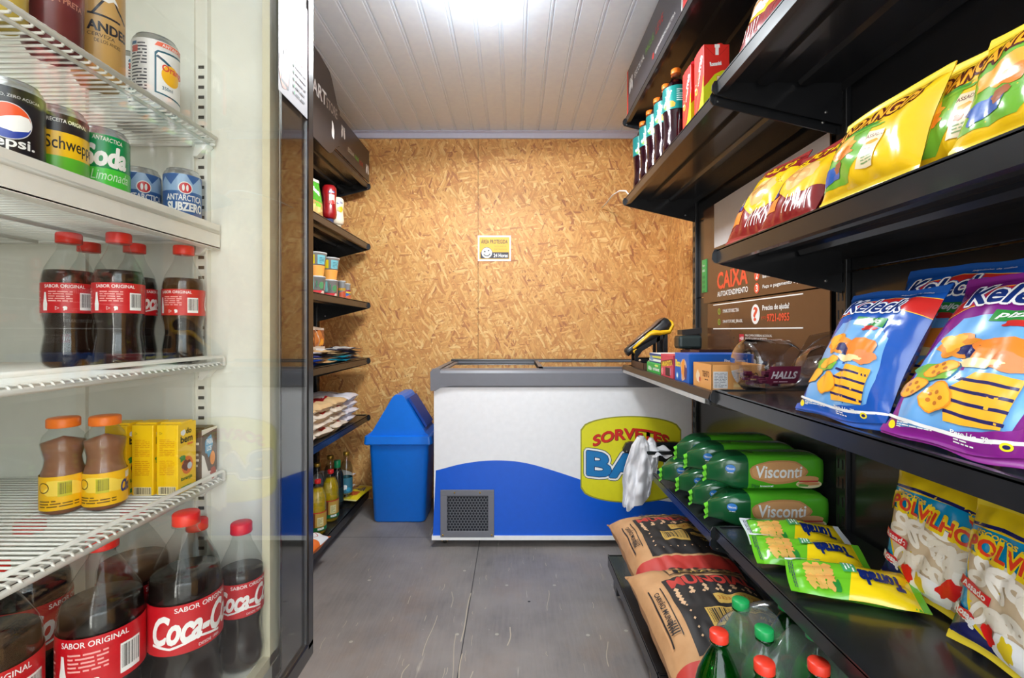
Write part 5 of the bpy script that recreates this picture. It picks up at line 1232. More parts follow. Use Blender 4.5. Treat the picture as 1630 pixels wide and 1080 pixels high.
# ------------------------------------------------------------------ white plastic bag hung on the far bracket
PL = ink(srgb(236, 236, 240), .45, name='white_polythene', coat=.2)
def hang(u, v):
    # u around the hanging lobe, v from the top of the hook to the two tails
    wdt = .05+.055*min(1, v*2.2)-.03*max(0, v-.6)/.4
    a = 2*pi*u; x = cos(a)*wdt; y = sin(a)*.028*(1-.4*v)
    fold = .010*sin(a*3+v*4)*min(1, v*3)+.006*sin(a*7+2)*min(1, v*3)
    z = .035-.33*v+ .055*max(0, cos(a))*v-.01*sin(a*2)*v
    if v < .12: x *= .55+3.7*v; y *= .8
    split = .05*max(0, v-.45)*(-1 if cos(a) < .1 else 1)*.6
    cr = noise.noise(Vector((cos(a)*3, sin(a)*3, v*7)))
    return (x*.62+fold*.6-.02*v+split+cr*.012*v, y+fold+cr*.016*min(1, v*3), z+.012*noise.noise(Vector((a*2, 3, v*2)))*v)
m = MB(); m.grid(hang, 72, 40, PL)
m.grid(lambda u, v: (lambda p: (p[0]*.6+.052, p[1]*.8+.012, .025+(p[2]-.035)*.62))(hang(u+.3, v)), 60, 30, PL)
def wing(u, v):   # the part laid along the bracket towards the wall
    return (.01+.13*u, -.026+.052*v+.006*sin(u*9+v*5), .010-.03*u-.055*abs(v-.5)*2*(1-.3*u)+.008*sin(u*14+v*7))
m.grid(wing, 20, 14, PL)
o = m.build('plastic_bag', loc=(.60, 2.225, .535)); tag(o, 'crumpled white plastic bag hanging from the shelf end before the freezer badge', 'plastic bag')
t = empty('bracket_arm', (.60, 2.275, .50)); MB().prism([(-.075, .0), (-.06, .028), (-.045, .034), (.18, .034), (.25, .026), (.25, .0), (-.045, -.012)], 'y', -.01, .01, METAL_BLACK).build('arm', t)
MB().box(.02, .25, -.075, .0, -.01, .006, METAL_BLACK, .002).build('ledge', t); tag(t, 'black steel bracket arm holding up the hanging white plastic bag', 'bracket')

# ------------------------------------------------------------------ sweets counter
Zc = .9026
TR = S(224, 160, 92, .45); TRD = S(90, 50, 24, .5); TDK = S(70, 36, 22, .4)
def tr_side(a, w, h):
    a.text('TRENTO', w*.52, w*.88, h*.48, h*.72, TRD, .02); a.blob(w*.28, h*.45, w*.10, h*.24, S(232, 206, 170, .45), 3, .2, rot=.5); a.ell(w*.38, h*.34, w*.035, h*.10, S(200, 40, 40, .4)); a.smallprint(w*.66, w*.82, h*.34, h*.42, TRD, 1)
def tr_front(a, w, h):
    a.rect(w*.03, w*.30, h*.08, h*.74, S(206, 206, 206, .5)); a.smallprint(w*.05, w*.28, h*.12, h*.70, S(120, 120, 124, .5), 10, 5); a.text('TRENTO', w*.46, w*.86, h*.48, h*.70, TRD, .025); a.text('Torta de Maçã', w*.52, w*.78, h*.32, h*.42, TRD, 0, .2)
    a.smallprint(w*.5, w*.7, h*.78, h*.81, TRD, 1); a.rect(w*.40, w*.94, h*.05, h*.31, S(236, 186, 120, .45)); a.blob(w*.47, h*.18, w*.07, h*.06, S(246, 214, 150, .4), 4, .2); a.text('TRENTO', w*.66, w*.90, h*.12, h*.24, TRD, .03); a.ell(w*.60, h*.12, w*.03, h*.06, S(170, 40, 40, .4))
def open_box(name, loc, w, d, h, mat, side, front, label, cat='box', inside=None, group=None, fill=None, rz=0):
    """display box open on top: side faces -X, front faces -Y"""
    t = empty(name, loc, rz); m = MB(); th = .0015
    m.box(-w/2, w/2, -d/2, d/2, 0, th, mat); m.box(-w/2, w/2, -d/2, -d/2+th, 0, h, mat); m.box(-w/2, w/2, d/2-th, d/2, 0, h, mat); m.box(-w/2, -w/2+th, -d/2, d/2, 0, h, mat); m.box(w/2-th, w/2, -d/2, d/2, 0, h, mat)
    a = Art(); side(a, d, h); flat(d, h, (-w/2-.0001, d/2, 0), (0, -1, 0), (0, 0, 1)).art(m, a, .0002)
    a = Art(); front(a, w, h); flat(w, h, (-w/2, -d/2-.0001, 0), (1, 0, 0), (0, 0, 1)).art(m, a, .0002)
    m.build('box', t)
    if fill: MB().box(-w/2+.003, w/2-.003, -d/2+.003, d/2-.003, .002, h*.8, fill).build('contents', t)
    tag(t, label, cat, group); return t
gx = 'sweet boxes on the far counter'
open_box('candy_box', (.628, 1.385, Zc), .150, .135, .072, TR, tr_side, tr_front, 'tan TRENTO display box nearest the camera on the counter', fill=TDK, group=gx)
BB = S(22, 96, 190, .35)
def bb_side(a, w, h):
    a.text('Bisco', w*.06, w*.42, h*.52, h*.76, S(240, 210, 60, .4), .05); a.blob(w*.68, h*.45, w*.2, h*.42, S(214, 180, 160, .4), 5, .2); a.blob(w*.64, h*.50, w*.12, h*.30, S(236, 150, 50, .4), 3, .3); a.blob(w*.8, h*.35, w*.1, h*.25, S(100, 60, 90, .4), 8, .2); a.ell(w*.2, h*.2, w*.09, h*.12, S(110, 170, 220, .4)); a.ell(w*.2, h*.2, w*.05, h*.07, WHITE)
def bb_front(a, w, h): a.text('Fina, saborosa !', w*.55, w*.90, h*.70, h*.84, WHITE, .02)
carton('candy_box', (.650, 1.540, Zc), .205, .125, .094, BB, bb_side, bb_front, 'long blue sweet box behind the tan one', cat='box', group=gx, sflip=-1, fold=False)
PK = S(206, 70, 90, .4)
def pk_side(a, w, h): a.poly([(0, h*.42), (w, h*.62), (w, h*.86), (0, h*.66)], S(120, 30, 40, .4)); a.text('AMANDITA', w*.06, w*.94, h*.50, h*.72, S(246, 206, 60, .4), .04, rot=.1); a.rect(w*.4, w*.78, h*.08, h*.44, S(74, 40, 30, .4)); a.rect(w*.78, w*.86, h*.14, h*.44, S(210, 130, 160, .4)); a.blob(w*.14, h*.25, w*.08, h*.14, S(236, 150, 150, .4), 3, .3)
carton('candy_box', (.632, 1.695, Zc), .165, .135, .082, PK, pk_side, lambda a, w, h: None, 'pink and red sweet box between the green and blue ones', cat='box', group=gx, sflip=-1, fold=False)
GG = S(60, 176, 80, .4)
def gg_side(a, w, h): a.blob(w*.25, h*.4, w*.16, h*.2, S(200, 226, 200, .4), 4, .3); a.text('trident', w*.5, w*.95, h*.30, h*.62, WHITE, .04); a.blob(w*.75, h*.8, w*.15, h*.10, S(220, 240, 120, .4), 6, .2)
def gw_side(a, w, h): a.rect(0, w, h*.15, h*.4, WHITE); a.poly([(0, h*.5), (w, h*.55), (w, h*.8), (0, h*.7)], S(220, 220, 90, .4)); a.blob(w*.2, h*.4, w*.15, h*.25, S(120, 150, 200, .4), 4, .3)
carton('candy_box', (.622, 1.868, Zc), .14, .175, .040, GG, gg_side, lambda a, w, h: None, 'green gum box at the far end of the counter', cat='box', group=gx, sflip=-1, fold=False)
carton('candy_box', (.628, 1.875, Zc+.0405), .13, .165, .036, S(50, 80, 140, .4), gw_side, lambda a, w, h: None, 'small blue and white gum box stacked on the green one', cat='box', group=gx, sflip=-1, fold=False, top=WHITE)
open_box('candy_box', (.625, 2.10, Zc), .15, .20, .03, S(92, 66, 48, .6), lambda a, w, h: None, lambda a, w, h: None, 'shallow open brown cardboard tray at the far counter end', group=gx)
MMB = S(60, 34, 28, .4)
def mm_front(a, w, h):
    for off, e, c in ((.12, .006, WHITE), (.03, 0, BLACKINK)): a.text("M&M's", w*.30-e, w*.97+e, h*.34-e, h*.92+e, c, off)
def mm2(a, w, h):
    for off, e, c in ((.06, .003, WHITE),): a.text("M&M's", w*.24, w*.97, h*.22, h*.92, c, .05)
open_box('candy_box', (.738, 1.665, Zc), .20, .09, .100, MMB, lambda a, w, h: None, mm2, 'dark brown sweet box with white lettering behind the long blue box', group=gx, fill=S(110, 60, 50, .4))
open_box('candy_box', (.80, 1.93, Zc), .13, .30, .085, S(66, 34, 32, .4), lambda a, w, h: None, lambda a, w, h: None, 'dark red-brown display box at the back of the far counter', group=gx, fill=S(90, 50, 60, .4))
# clear sweet jar with its lid open
PET = clear('clear_jar_plastic', (.90, .90, .92), .06, 3.0)
t = empty('sweet_jar', (.668, 1.235, .916), radians(6)); R_ = .066
J = Matrix.Translation((0, 0, R_)) @ Matrix.Rotation(radians(90), 4, 'Y') @ Matrix.Translation((0, 0, -.075))
MB().lathe([(.0, 0), (R_*.8, .0), (R_, .012), (R_, .11), (R_*.96, .125), (R_*.72, .14), (R_*.72, .15)], PET, 34, J, cap=False).build('jar', t)
m = MB(); around(R_+.0006, -.09, .05, .02, .11).base(m, S(110, 34, 62, .35), J @ Matrix.Rotation(radians(-90), 4, 'Z')); 
def lab_fn(x, y): q = x/R_; return (-.055+y, -(R_+.001)*cos(q), R_+(R_+.001)*sin(q))
LS = Surf(-.052, .018, 0, .105, 10, 1, lab_fn); LS2 = Surf(.012, .095, -.048, .000, 1, 10, lambda x, y: (-.055+x, -(R_+.0012)*cos(y/R_), R_+(R_+.0012)*sin(y/R_)))
m = MB(); LS2.base(m, S(110, 36, 62, .35)); LS2.art(m, Art().text('HALLS', .020, .086, -.032, -.013, S(214, 206, 210, .4), .04, .15).smallprint(.03, .07, -.045, -.038, S(220, 180, 190, .4), 1), .0003); m.build('label', t)
rnd = random.Random(3); m = MB()
for k in range(26):
    x = rnd.uniform(-.06, .03); q = rnd.uniform(-2.2, -.9); r = rnd.uniform(.02, .055); cy = r*cos(q); cz = R_+r*sin(q)
    m.box(x-.009, x+.009, cy-.006, cy+.006, cz-.004, cz+.004, S(96, 30, 56, .3), .001)
o = m.build('sweets', t); o['kind'] = 'stuff'
m = MB(); LM = Matrix.Translation((.105, -.03, .075)) @ Matrix.Rotation(radians(42), 4, 'Y') @ Matrix.Rotation(radians(-14), 4, 'X')
m.box(-.004, .0, -.065, .065, -.085, .105, PET, .001, LM); m.tube([(.0, .065*cos(a)*.9, .012+.08*sin(a)) for a in [q*pi/12 for q in range(24)]], .0025, PET, 8, LM, closed=True)
m.lathe([(.045, 0), (.045, .014), (.038, .018), (0, .018)], PET, 28, LM @ Matrix.Rotation(radians(-90), 4, 'Y'), cap=False); m.build('lid', t)
tag(t, 'clear plastic HALLS sweet jar with its lid tipped open beside the tan box', 'jar')

# ------------------------------------------------------------------ barcode scanner on its cradle, and the payment arm behind
BKP = ink((.02, .02, .022), .38, name='scanner_black', coat=.2); YLP = S(240, 184, 20, .38)
t = empty('scanner_cradle', (.625, 2.175, Zc+.001))
fr_ = [(-.075, .0), (.075, 0), (.075, .055), (.075, .155), (.06, .160), (-.06, .060), (-.075, .05)]
m = MB()
for y in (-.03, .03):
    m.prism([(-.075, 0), (.075, 0), (.075, .045), (-.075, .045)], 'y', y-.002, y+.002, METAL_BLACK)
    m.prism([(.055, .045), (.075, .045), (.075, .145), (.068, .155), (.055, .155)], 'y', y-.002, y+.002, METAL_BLACK); m.prism([(.025, .045), (.040, .045), (.040, .145), (.025, .138)], 'y', y-.002, y+.002, METAL_BLACK)
    m.prism([(-.075, .045), (-.062, .045), (-.040, .075), (.06, .135), (.06, .155), (-.05, .095), (-.075, .075)], 'y', y-.002, y+.002, METAL_BLACK)
    m.lathe([(0, 0), (.005, 0), (.005, .002), (0, .002)], S(230, 200, 160, .4), 14, Matrix.Translation((-.052, y-.0022, .032)) @ Matrix.Rotation(radians(90), 4, 'X')); m.lathe([(0, 0), (.004, 0), (.004, .002), (0, .002)], S(230, 200, 160, .4), 14, Matrix.Translation((-.012, y-.0022, .028)) @ Matrix.Rotation(radians(90), 4, 'X'))
m.box(-.075, .075, -.032, .032, .0, .004, METAL_BLACK); m.box(-.055, .07, -.032, .032, .041, .045, METAL_BLACK); m.build('frame', t)
tag(t, 'black perforated metal cradle carrying the yellow scanner', 'stand')
# scanner: handheld body lying on the slope, head up at the right, nose down at the left
t = empty('barcode_scanner', (.625, 2.175, Zc+.145)); RM = Matrix.Rotation(radians(-35), 4, 'Y')
def body(seg, hy):
    m = MB()
    rings = [[(x, hy*w_*cos(a)*(1), z0+(z1-z0)*(.5+.5*sin(a))) for a in [2*pi*k/20 for k in range(20)]] for (x, w_, z0, z1) in seg]
    return m, rings
m, rg = body([(-.135, .60, -.016, .010), (-.128, .78, -.020, .016), (-.105, .8, -.022, .018), (-.085, .72, -.022, .018), (-.05, .85, -.026, .022), (0, .95, -.032, .026), (.05, 1.0, -.036, .030), (.085, 1.05, -.040, .036), (.105, .95, -.030, .030), (.112, .6, -.018, .018)], .033)
loft(m, rg, BKP, True); m.build('body', t).matrix_local = RM
m, rg = body([(-.10, .90, -.010, .006), (-.06, 1.0, -.008, .012), (0, 1.06, -.004, .020), (.025, 1.10, -.022, .022), (.05, 1.10, -.040, .006), (.08, 1.13, -.046, -.020), (.112, 1.02, -.030, -.004), (.118, .8, -.022, .008)], .0345)
loft(m, rg, YLP, True); m.build('yellow_grip', t).matrix_local = RM
m, rg = body([(-.108, .62, .012, .020), (-.05, .70, .016, .027), (.03, .80, .020, .033), (.07, .82, .024, .040), (.095, .6, .024, .036)], .033)
loft(m, rg, S(104, 80, 66, .25, coat=.5), True); m.build('top_cover', t).matrix_local = RM
MB().box(-.137, -.12, -.018, .018, -.020, -.004, S(30, 14, 10, .15), .003).build('scan_window', t).matrix_local = RM
m = MB(); m.box(-.108, -.088, -.030, .030, -.024, -.010, YLP, .003); m.build('nose_guard', t).matrix_local = RM
tag(t, 'yellow and black handheld barcode scanner sloping down to the left', 'scanner')
t = empty('payment_arm', (.79, 2.16, Zc+.001)); MB().box(-.012, .045, -.02, .02, 0, .16, METAL_BLACK, .003).build('post', t)
MB().box(-.045, .06, -.04, .04, .085, .145, ink(srgb(50, 62, 62), .35, name='dark_teal_plastic'), .012).build('reader', t); MB().prism([(-.03, .148), (.06, .155), (.06, .18), (-.03, .170)], 'y', -.03, .03, BKP).build('shroud', t)
MB().lathe([(0, 0), (.012, 0), (.012, .003), (0, .003)], YLP, 20, Matrix.Translation((.004, -.022, .05)) @ Matrix.Rotation(radians(90), 4, 'X')).build('yellow_disc', t)
tag(t, 'black payment reader arm between the scanner and the wall', 'card reader')

# ------------------------------------------------------------------ far right top shelf: soda bottles, red bottle, cartons
DPL = clear('dark_soda_plastic', (.8, .75, .78), .05, 1.4); DLQ = ink(srgb(42, 12, 22), .1, name='dark_soda', coat=.5); TL = S(0, 130, 124, .35); OC = S(244, 124, 36, .4)
def a_go(a, r, z0, z1):
    u = z1-z0; a.poly([(-.8*u, z1), (-.2*u, z1), (.1*u, z0), (-.5*u, z0)], S(20, 110, 108, .35)); a.text('Sprint', -.42*u, .30*u, z0+.32*u, z0+.66*u, WHITE, .04, rot=1.2); a.blob(.15*u, z0+.2*u, .16*u, .14*u, S(240, 150, 50, .35), 4, .2); a.blob(-.1*u, z0+.14*u, .16*u, .10*u, S(110, 190, 60, .35), 7, .2); a.smallprint(.35*u, .7*u, z0+.3*u, z0+.85*u, S(200, 230, 226, .4), 6, 2)
gsd = 'dark soda bottles with teal labels on the far right shelf'
for k, (x, y, l) in enumerate(((.600, 1.745, 'nearest the cartons'), (.600, 1.855, 'second from the cartons'), (.600, 1.965, 'third from the cartons'), (.600, 2.075, 'fourth from the cartons'), (.600, 2.185, 'nearest the back wall'))):
    soda(R=.047, H=.325, liquid=DLQ, label=None, art=a_go, yaw=-.9+.1*k, loc=(x, y, 1.7125), lab=(.50, .76), capmat=OC, shell=DPL, fill=.86, labmat=TL, text='dark soda bottle with teal label and orange cap, '+l, group=gsd)
t = empty('wine_bottle', (.632, 1.64, 1.7125)); MB().lathe([(0, 0), (.034, 0), (.036, .006), (.036, .17), (.030, .195), (.016, .22), (.014, .24)], ink(srgb(24, 12, 14), .08, name='dark_glass', coat=.6), 30).build('bottle', t)
MB().lathe([(.0148, .215), (.0155, .292), (.0, .296)], S(190, 30, 44, .3), 26, cap=False).build('capsule', t)
m = MB(); m.lathe([(.0364, .03), (.0364, .135)], S(196, 60, 56, .4), 30, cap=False); a = Art(); a.rect(-.06, .06, .11, .135, S(226, 200, 190, .4)); a.text('VINHO', -.02, .02, .115, .13, BLACKINK, .02); around(.0366, -.06, .06, .03, .135).art(m, a, .0002); m.build('label', t); t.rotation_euler.z = -.7
tag(t, 'dark wine bottle with a red capsule beside the red cartons', 'bottle')
RCB = S(222, 42, 32, .4); YGC = S(214, 220, 20, .4)
def c_side(a, w, h):
    a.text('Macarrao', -w*.15, w*1.15, h*.60, h*.72, WHITE, .03, rot=1.15)
    for q in range(6): a.blob(w*(.25+.1*(q % 3)), h*(.12+.1*q), w*.2, h*.04, S(180-8*q, 70, 36, .4), q, .3, rot=.9)
    a.poly([(0, 0), (w, 0), (w, h*.55), (w*.8, h*.3), (w*.55, h*.12), (0, h*.05)], YGC); a.ring(w*.25, h*.42, w*.12, h*.05, .004, S(250, 210, 60, .4))
def c_front(a, w, h):
    a.poly([(0, 0), (w, 0), (w, h*.62), (w*.72, h*.61), (w*.42, h*.55), (w*.15, h*.42), (0, h*.36)], YGC); a.text('Romanini', w*.24, w*.68, h*.68, h*.74, WHITE, .05, rot=.12); a.poly([(w*.42, h*.95), (w*.62, h*.95), (w*.62, h), (w*.42, h)], WHITE); a.rect(w*.45, w*.58, h*.84, h*1.0, WHITE)
    a.line([(0, h*.99), (w*.42, h*.83)], .0012, S(180, 30, 24, .4)); a.line([(w, h*.99), (w*.6, h*.83)], .0012, S(180, 30, 24, .4)); a.rect(w*.50, w*.72, h*.40, h*.53, S(226, 120, 50, .4)); a.rect(w*.52, w*.70, h*.41, h*.52, S(236, 226, 190, .4)); a.rect(w*.56, w*.66, h*.42, h*.50, RCB); a.text('FONTE DE', w*.4, w*.78, h*.34, h*.37, S(180, 110, 40, .4), 0); a.text('VITAMINAS', w*.38, w*.80, h*.29, h*.32, S(180, 110, 40, .4), .02)
for k, (x, y, l) in enumerate(((.592, 1.412, 'red and yellow-green drink carton in front on the far right shelf'), (.592, 1.512, 'red and yellow-green drink carton just behind the front one'))):
    t = carton('drink_carton', (x, y, 1.7125), .075, .072, .195, RCB, c_side, c_front, l, group='red drink cartons on the far right shelf', sflip=-1)
    MB().lathe([(.014, .195), (.014, .206), (.012, .208), (0, .208)], RCB, 24, Matrix.Translation((.018, -.008, 0))).build('cap', t)

# ------------------------------------------------------------------ left-hand shelves
Zl = lambda z: z-.0028
def left_bag(x, y, z, lean, yaw=0.0): return stand((x, y, z), radians(90)+yaw, radians(lean))
def pouch(a, w, h): a.rect(-w/2, w/2, 0, h*.38, S(180, 140, 80, .35)); a.blob(0, h*.2, w*.4, h*.10, S(220, 190, 120, .35), 3, .3); a.blob(w*.1, h*.3, w*.2, h*.06, foil(130, 200, 60), 5, .3); a.text('Salsa', -w*.35, w*.35, h*.62, h*.78, WHITE, .04, rot=-.4)
bag('pouch', .12, .19, .035, foil(70, 160, 40), pouch, left_bag(-.93, 2.20, Zl(1.606), 8, -.3), 'green upright pouch on the upper left shelf', cat='packet', seed=70, seam=S(200, 190, 180, .4))
def squeeze(loc, r, h, mat, capm, lab, label, yaw):
    t = empty('sauce_bottle', loc, yaw); MB().lathe([(0, 0), (r*.55, 0), (r*.58, h*.12), (r*.62, h*.125)], capm, 26).build('cap', t)
    MB().lathe([(r*.62, h*.125), (r*.9, h*.17), (r, h*.28), (r*.90, h*.45), (r*.86, h*.6), (r*.98, h*.82), (r*.94, h*.93), (r*.7, h*.99), (0, h)], mat, 28).build('bottle', t)
    m = MB(); a = Art(); lab(a, r*.93, h*.45, h*.82); around(r*.965, -r*.8, r*.8, h*.42, h*.84).art(m, a, .0005); m.build('label', t); tag(t, label, 'bottle', 'squeezy sauce bottles on the upper left shelf'); return t
def lk(a, r, z0, z1): a.poly([(-.016, z1-.012), (.016, z1-.006), (.016, z1+.006), (-.016, z1)], S(50, 70, 130, .4)); a.text('MELL', -.012, .012, z1-.008, z1, WHITE, .03); a.rect(-.014, .014, z0+.012, z1-.016, S(220, 190, 180, .4)); a.blob(0, z0+.018, .012, .010, S(206, 40, 30, .4), 3, .2)
def lm(a, r, z0, z1): a.poly([(-.016, z1-.012), (.016, z1-.006), (.016, z1+.006), (-.016, z1)], S(50, 70, 130, .4)); a.text('MELL', -.012, .012, z1-.008, z1, WHITE, .03); a.blob(.004, z0+.026, .014, .014, S(246, 190, 40, .4), 3, .2)
squeeze((-.925, 2.36, Zl(1.606)), .036, .195, S(150, 18, 24, .3, coat=.4), S(70, 84, 130, .4), lk, 'upside-down red ketchup bottle on the upper left shelf', .75)
squeeze((-.925, 2.47, Zl(1.606)), .033, .165, S(240, 222, 196, .35), S(236, 220, 190, .4), lm, 'upside-down cream mayonnaise bottle on the upper left shelf', .75)
def cup(loc, h, r0, r1, art, body, label, yaw, group='instant noodle cups on the left shelf'):
    t = empty('noodle_cup', loc, yaw); m = MB(); m.lathe([(0, 0), (r0, 0), (r1, h-.004), (r1*1.04, h-.004), (r1*1.04, h)], body, 34, cap=False); a = Art(); art(a, h); around(r0+.0004, -r0*1.7, r0*1.7, .002, h-.006, r1+.0004).art(m, a, .0003); m.build('cup', t)
    MB().lathe([(0, h), (r1*1.03, h), (r1*1.0, h+.001), (0, h+.001)], S(214, 214, 216, .3), 34, cap=False).build('lid', t); tag(t, label, 'cup', group); return t
def cu1(a, h): a.rect(-.09, .09, .0, h*.45, S(246, 170, 80, .4)); a.rect(-.05, -.015, h*.5, h*.88, S(226, 200, 20, .4)); a.rect(-.006, .024, h*.5, h*.88, S(120, 190, 200, .4)); a.blob(.05, h*.7, .018, h*.14, S(240, 150, 90, .4), 4, .2); a.smallprint(.0, .02, h*.55, h*.8, S(60, 110, 120, .5), 4); a.rect(-.09, .09, h*.46, h*.48, S(90, 80, 90, .5))
def cu2(a, h): a.rect(-.09, .09, .0, h*.22, S(222, 60, 70, .4)); a.rect(-.05, -.02, h*.3, h*.9, S(130, 196, 190, .4)); a.blob(.012, h*.5, .013, h*.18, S(90, 150, 100, .4), 6, .15); a.rect(-.012, -.006, h*.4, h*.75, S(60, 110, 80, .4)); a.blob(.05, h*.5, .02, h*.35, S(226, 150, 150, .4), 3, .2); a.blob(.03, h*.12, .02, h*.08, S(240, 214, 200, .4), 4, .2)
CW = S(232, 236, 236, .35)
for (x, y, tag_) in ((-.945, 2.255, 'left stack, beside the cooler frame'), (-.945, 2.42, 'right stack, nearer the back wall')):
    cup((x, y, Zl(1.246)), .085, .032, .040, cu2, CW, 'white and green noodle cup at the bottom of the '+tag_, .7); cup((x, y, Zl(1.246)+.087), .112, .031, .046, cu1, CW, 'white and orange noodle cup on top of the '+tag_, .7)
def cu3(a, h): a.rect(-.09, .09, h*.45, h*.6, S(190, 150, 50, .4)); a.blob(.0, h*.22, .02, h*.2, S(200, 90, 60, .4), 3, .2)
def cu4(a, h): a.rect(-.09, .09, h*.5, h*.6, S(160, 40, 80, .4)); a.rect(-.09, .09, h*.4, h*.5, S(240, 206, 60, .4)); a.blob(-.01, h*.3, .012, h*.1, S(40, 100, 180, .4), 3, .2); a.blob(.01, h*.14, .02, h*.14, S(214, 110, 70, .4), 3, .2)
cup((-.93, 2.545, Zl(1.246)), .095, .020, .020, cu3, CW, 'slim white and brown pot, left of the small pair', .75, 'slim pots beside the noodle cups'); cup((-.93, 2.62, Zl(1.246)), .088, .020, .020, cu4, CW, 'slim white pot with a yellow band, right of the small pair', .75, 'slim pots beside the noodle cups')
# coffee packs and sachets on the third left shelf
def cof(a, w, h): a.blob(0, h*.45, w*.32, h*.4, S(190, 110, 50, .35), 3, .3); a.line([(-w*.1, h*.95), (w*.05, h*.1)], .004, S(210, 190, 170, .4)); a.blob(w*.2, h*.3, w*.12, h*.2, S(226, 150, 50, .35), 5, .3)
bag('snack_packet', .10, .11, .03, foil(120, 60, 30), cof, left_bag(-.99, 2.25, Zl(.906)+.075, 6, -.55), 'brown shiny packet on the left, under the noodle cups', cat='packet', group='brown shiny packets', seed=80, seam=S(200, 180, 160, .4))
bag('snack_packet', .10, .11, .03, foil(120, 60, 30), cof, left_bag(-.99, 2.37, Zl(.906)+.075, 6, -.45), 'brown shiny packet on the right, under the noodle cups', cat='packet', group='brown shiny packets', seed=82, seam=S(200, 180, 160, .4))
sc2 = [S(20, 60, 150, .3), S(30, 150, 180, .3), S(216, 180, 130, .35), S(40, 44, 70, .3), S(206, 214, 222, .3)]
rnd = random.Random(11); n = 0
for col, (y, lab, cs) in enumerate(((2.16, 'first stack from the cooler', [0, 0, 0, 4]), (2.36, 'second stack from the cooler', [2, 2, 3, 2]), (2.56, 'third stack from the cooler', [1, 1, 2, 3]), (2.74, 'stack nearest the back wall', [3, 4, 3, 3]))):
    for k in range(4):
        lev = ('bottom', 'second', 'third', 'top')[k]
        bag('sachet', .15, .17, .017, sc2[cs[k]], lambda a, w, h: a.rect(-w*.3, w*.3, h*.2, h*.8, S(220, 220, 216, .4)), Matrix.Translation((-.915+rnd.uniform(-.006, .012)-.08, y-.0, Zl(.906)+.011+.0175*k)) @ Matrix.Rotation(radians(-90)+rnd.uniform(-.12, .12), 4, 'Z') @ Matrix.Translation((0, -.085, 0)), '%s sachet of the %s, third left shelf' % (lev, lab), cat='packet', group='flat sachets on the third left shelf', seed=90+n, nu=12, nv=12, crimp=.008)
        n += 1
# sugar and flour sacks
RW = S(226, 190, 140, .45); WW = S(230, 228, 236, .35)
def rice(a, w, h): a.rect(-w*.5, w*.5, h*.0, h*.14, S(226, 214, 196, .45)); a.rect(-w*.16, w*.16, h*.05, h*.12, S(190, 60, 50, .45))
def rice_top(a, w, h): a.poly([(-w*.5, h*.25), (w*.5, h*.25), (w*.5, h*.9), (-w*.5, h*.9)], S(180, 30, 36, .4)); a.rect(-w*.3, w*.1, h*.3, h*.6, WHITE); a.text('Fino', -w*.3, w*.3, h*.62, h*.85, WHITE, .05)
def wht(a, w, h): a.rect(-w*.2, w*.2, h*.2, h*.7, S(200, 206, 226, .4)); a.smallprint(-w*.15, w*.15, h*.3, h*.6, S(90, 90, 140, .5), 4)
n = 0
for col, (y, hgt, mt, lab) in enumerate(((2.08, 4, RW, 'first sack stack, half hidden by the cooler'), (2.28, 4, RW, 'second sack stack of the fourth left shelf'), (2.47, 4, RW, 'third sack stack of the fourth left shelf'), (2.65, 4, WW, 'white sack stack nearest the back wall'))):
    for k in range(hgt):
        lev = ('bottom', 'second', 'third', 'top')[k]; topr = (k == 3 and mt is RW)
        bag('rice_sack' if mt is RW else 'sugar_sack', .180, .27, .050, mt, rice_top if topr else (rice if mt is RW else wht), Matrix.Translation((-.905+rnd.uniform(-.006, .006), y, Zl(.556)+.025+.040*k)) @ Matrix.Rotation(radians(90)+rnd.uniform(-.06, .06), 4, 'Z'), '%s sack of the %s' % (lev, lab), cat='sack', group='rice and sugar sacks on the fourth left shelf', seed=120+n, nu=16, nv=20, crimp=.003, puff=.22, edge=.30, wr=1.8)
        n += 1
# cooking oil and bottles on the base shelf
OILP = clear('oil_bottle_plastic', (.96, .96, .9), .05, 1.5); OIL = tinted('cooking_oil', srgb(240, 206, 10), .38, .08); OLAB = S(190, 150, 60, .4)
def a_oil(a, r, z0, z1): u = z1-z0; a.rect(-.1, .1, z0, z0+.2*u, S(20, 110, 60, .4)); a.rect(-.1, .1, z1-.06*u, z1, S(180, 40, 30, .4)); a.rect(-.016, .014, z0+.26*u, z0+.72*u, S(214, 206, 150, .4)); a.smallprint(-.012, .010, z0+.3*u, z0+.66*u, S(150, 150, 90, .5), 5); a.rect(-.014, .016, z0+.06*u, z0+.16*u, WHITE); a.rect(-.045, -.025, z0+.2*u, z1-.06*u, S(110, 60, 30, .4)); a.smallprint(-.010, .012, z0+.09*u, z0+.13*u, S(60, 70, 70, .5), 1)
for (x, y, l) in ((-.945, 2.27, 'yellow cooking oil bottle with red cap, left one beside the cooler frame'), (-.945, 2.43, 'yellow cooking oil bottle with red cap, right one of the pair')):
    soda(R=.040, H=.262, liquid=OIL, label=None, art=a_oil, yaw=.72, loc=(x, y, .0915), lab=(.10, .44), capmat=S(206, 36, 36, .35), cr=.013, shell=OILP, fill=.84, labmat=OLAB, text=l, group='cooking oil bottles on the bottom left shelf')
WLQ = clear('water', (.86, .90, .92), .05, 1.2)
def a_wat(a, r, z0, z1): a.blob(.0, z0+.02, .014, .012, S(60, 160, 200, .4), 4, .1); a.blob(-.02, z0+.035, .012, .016, WHITE, 5, .2)
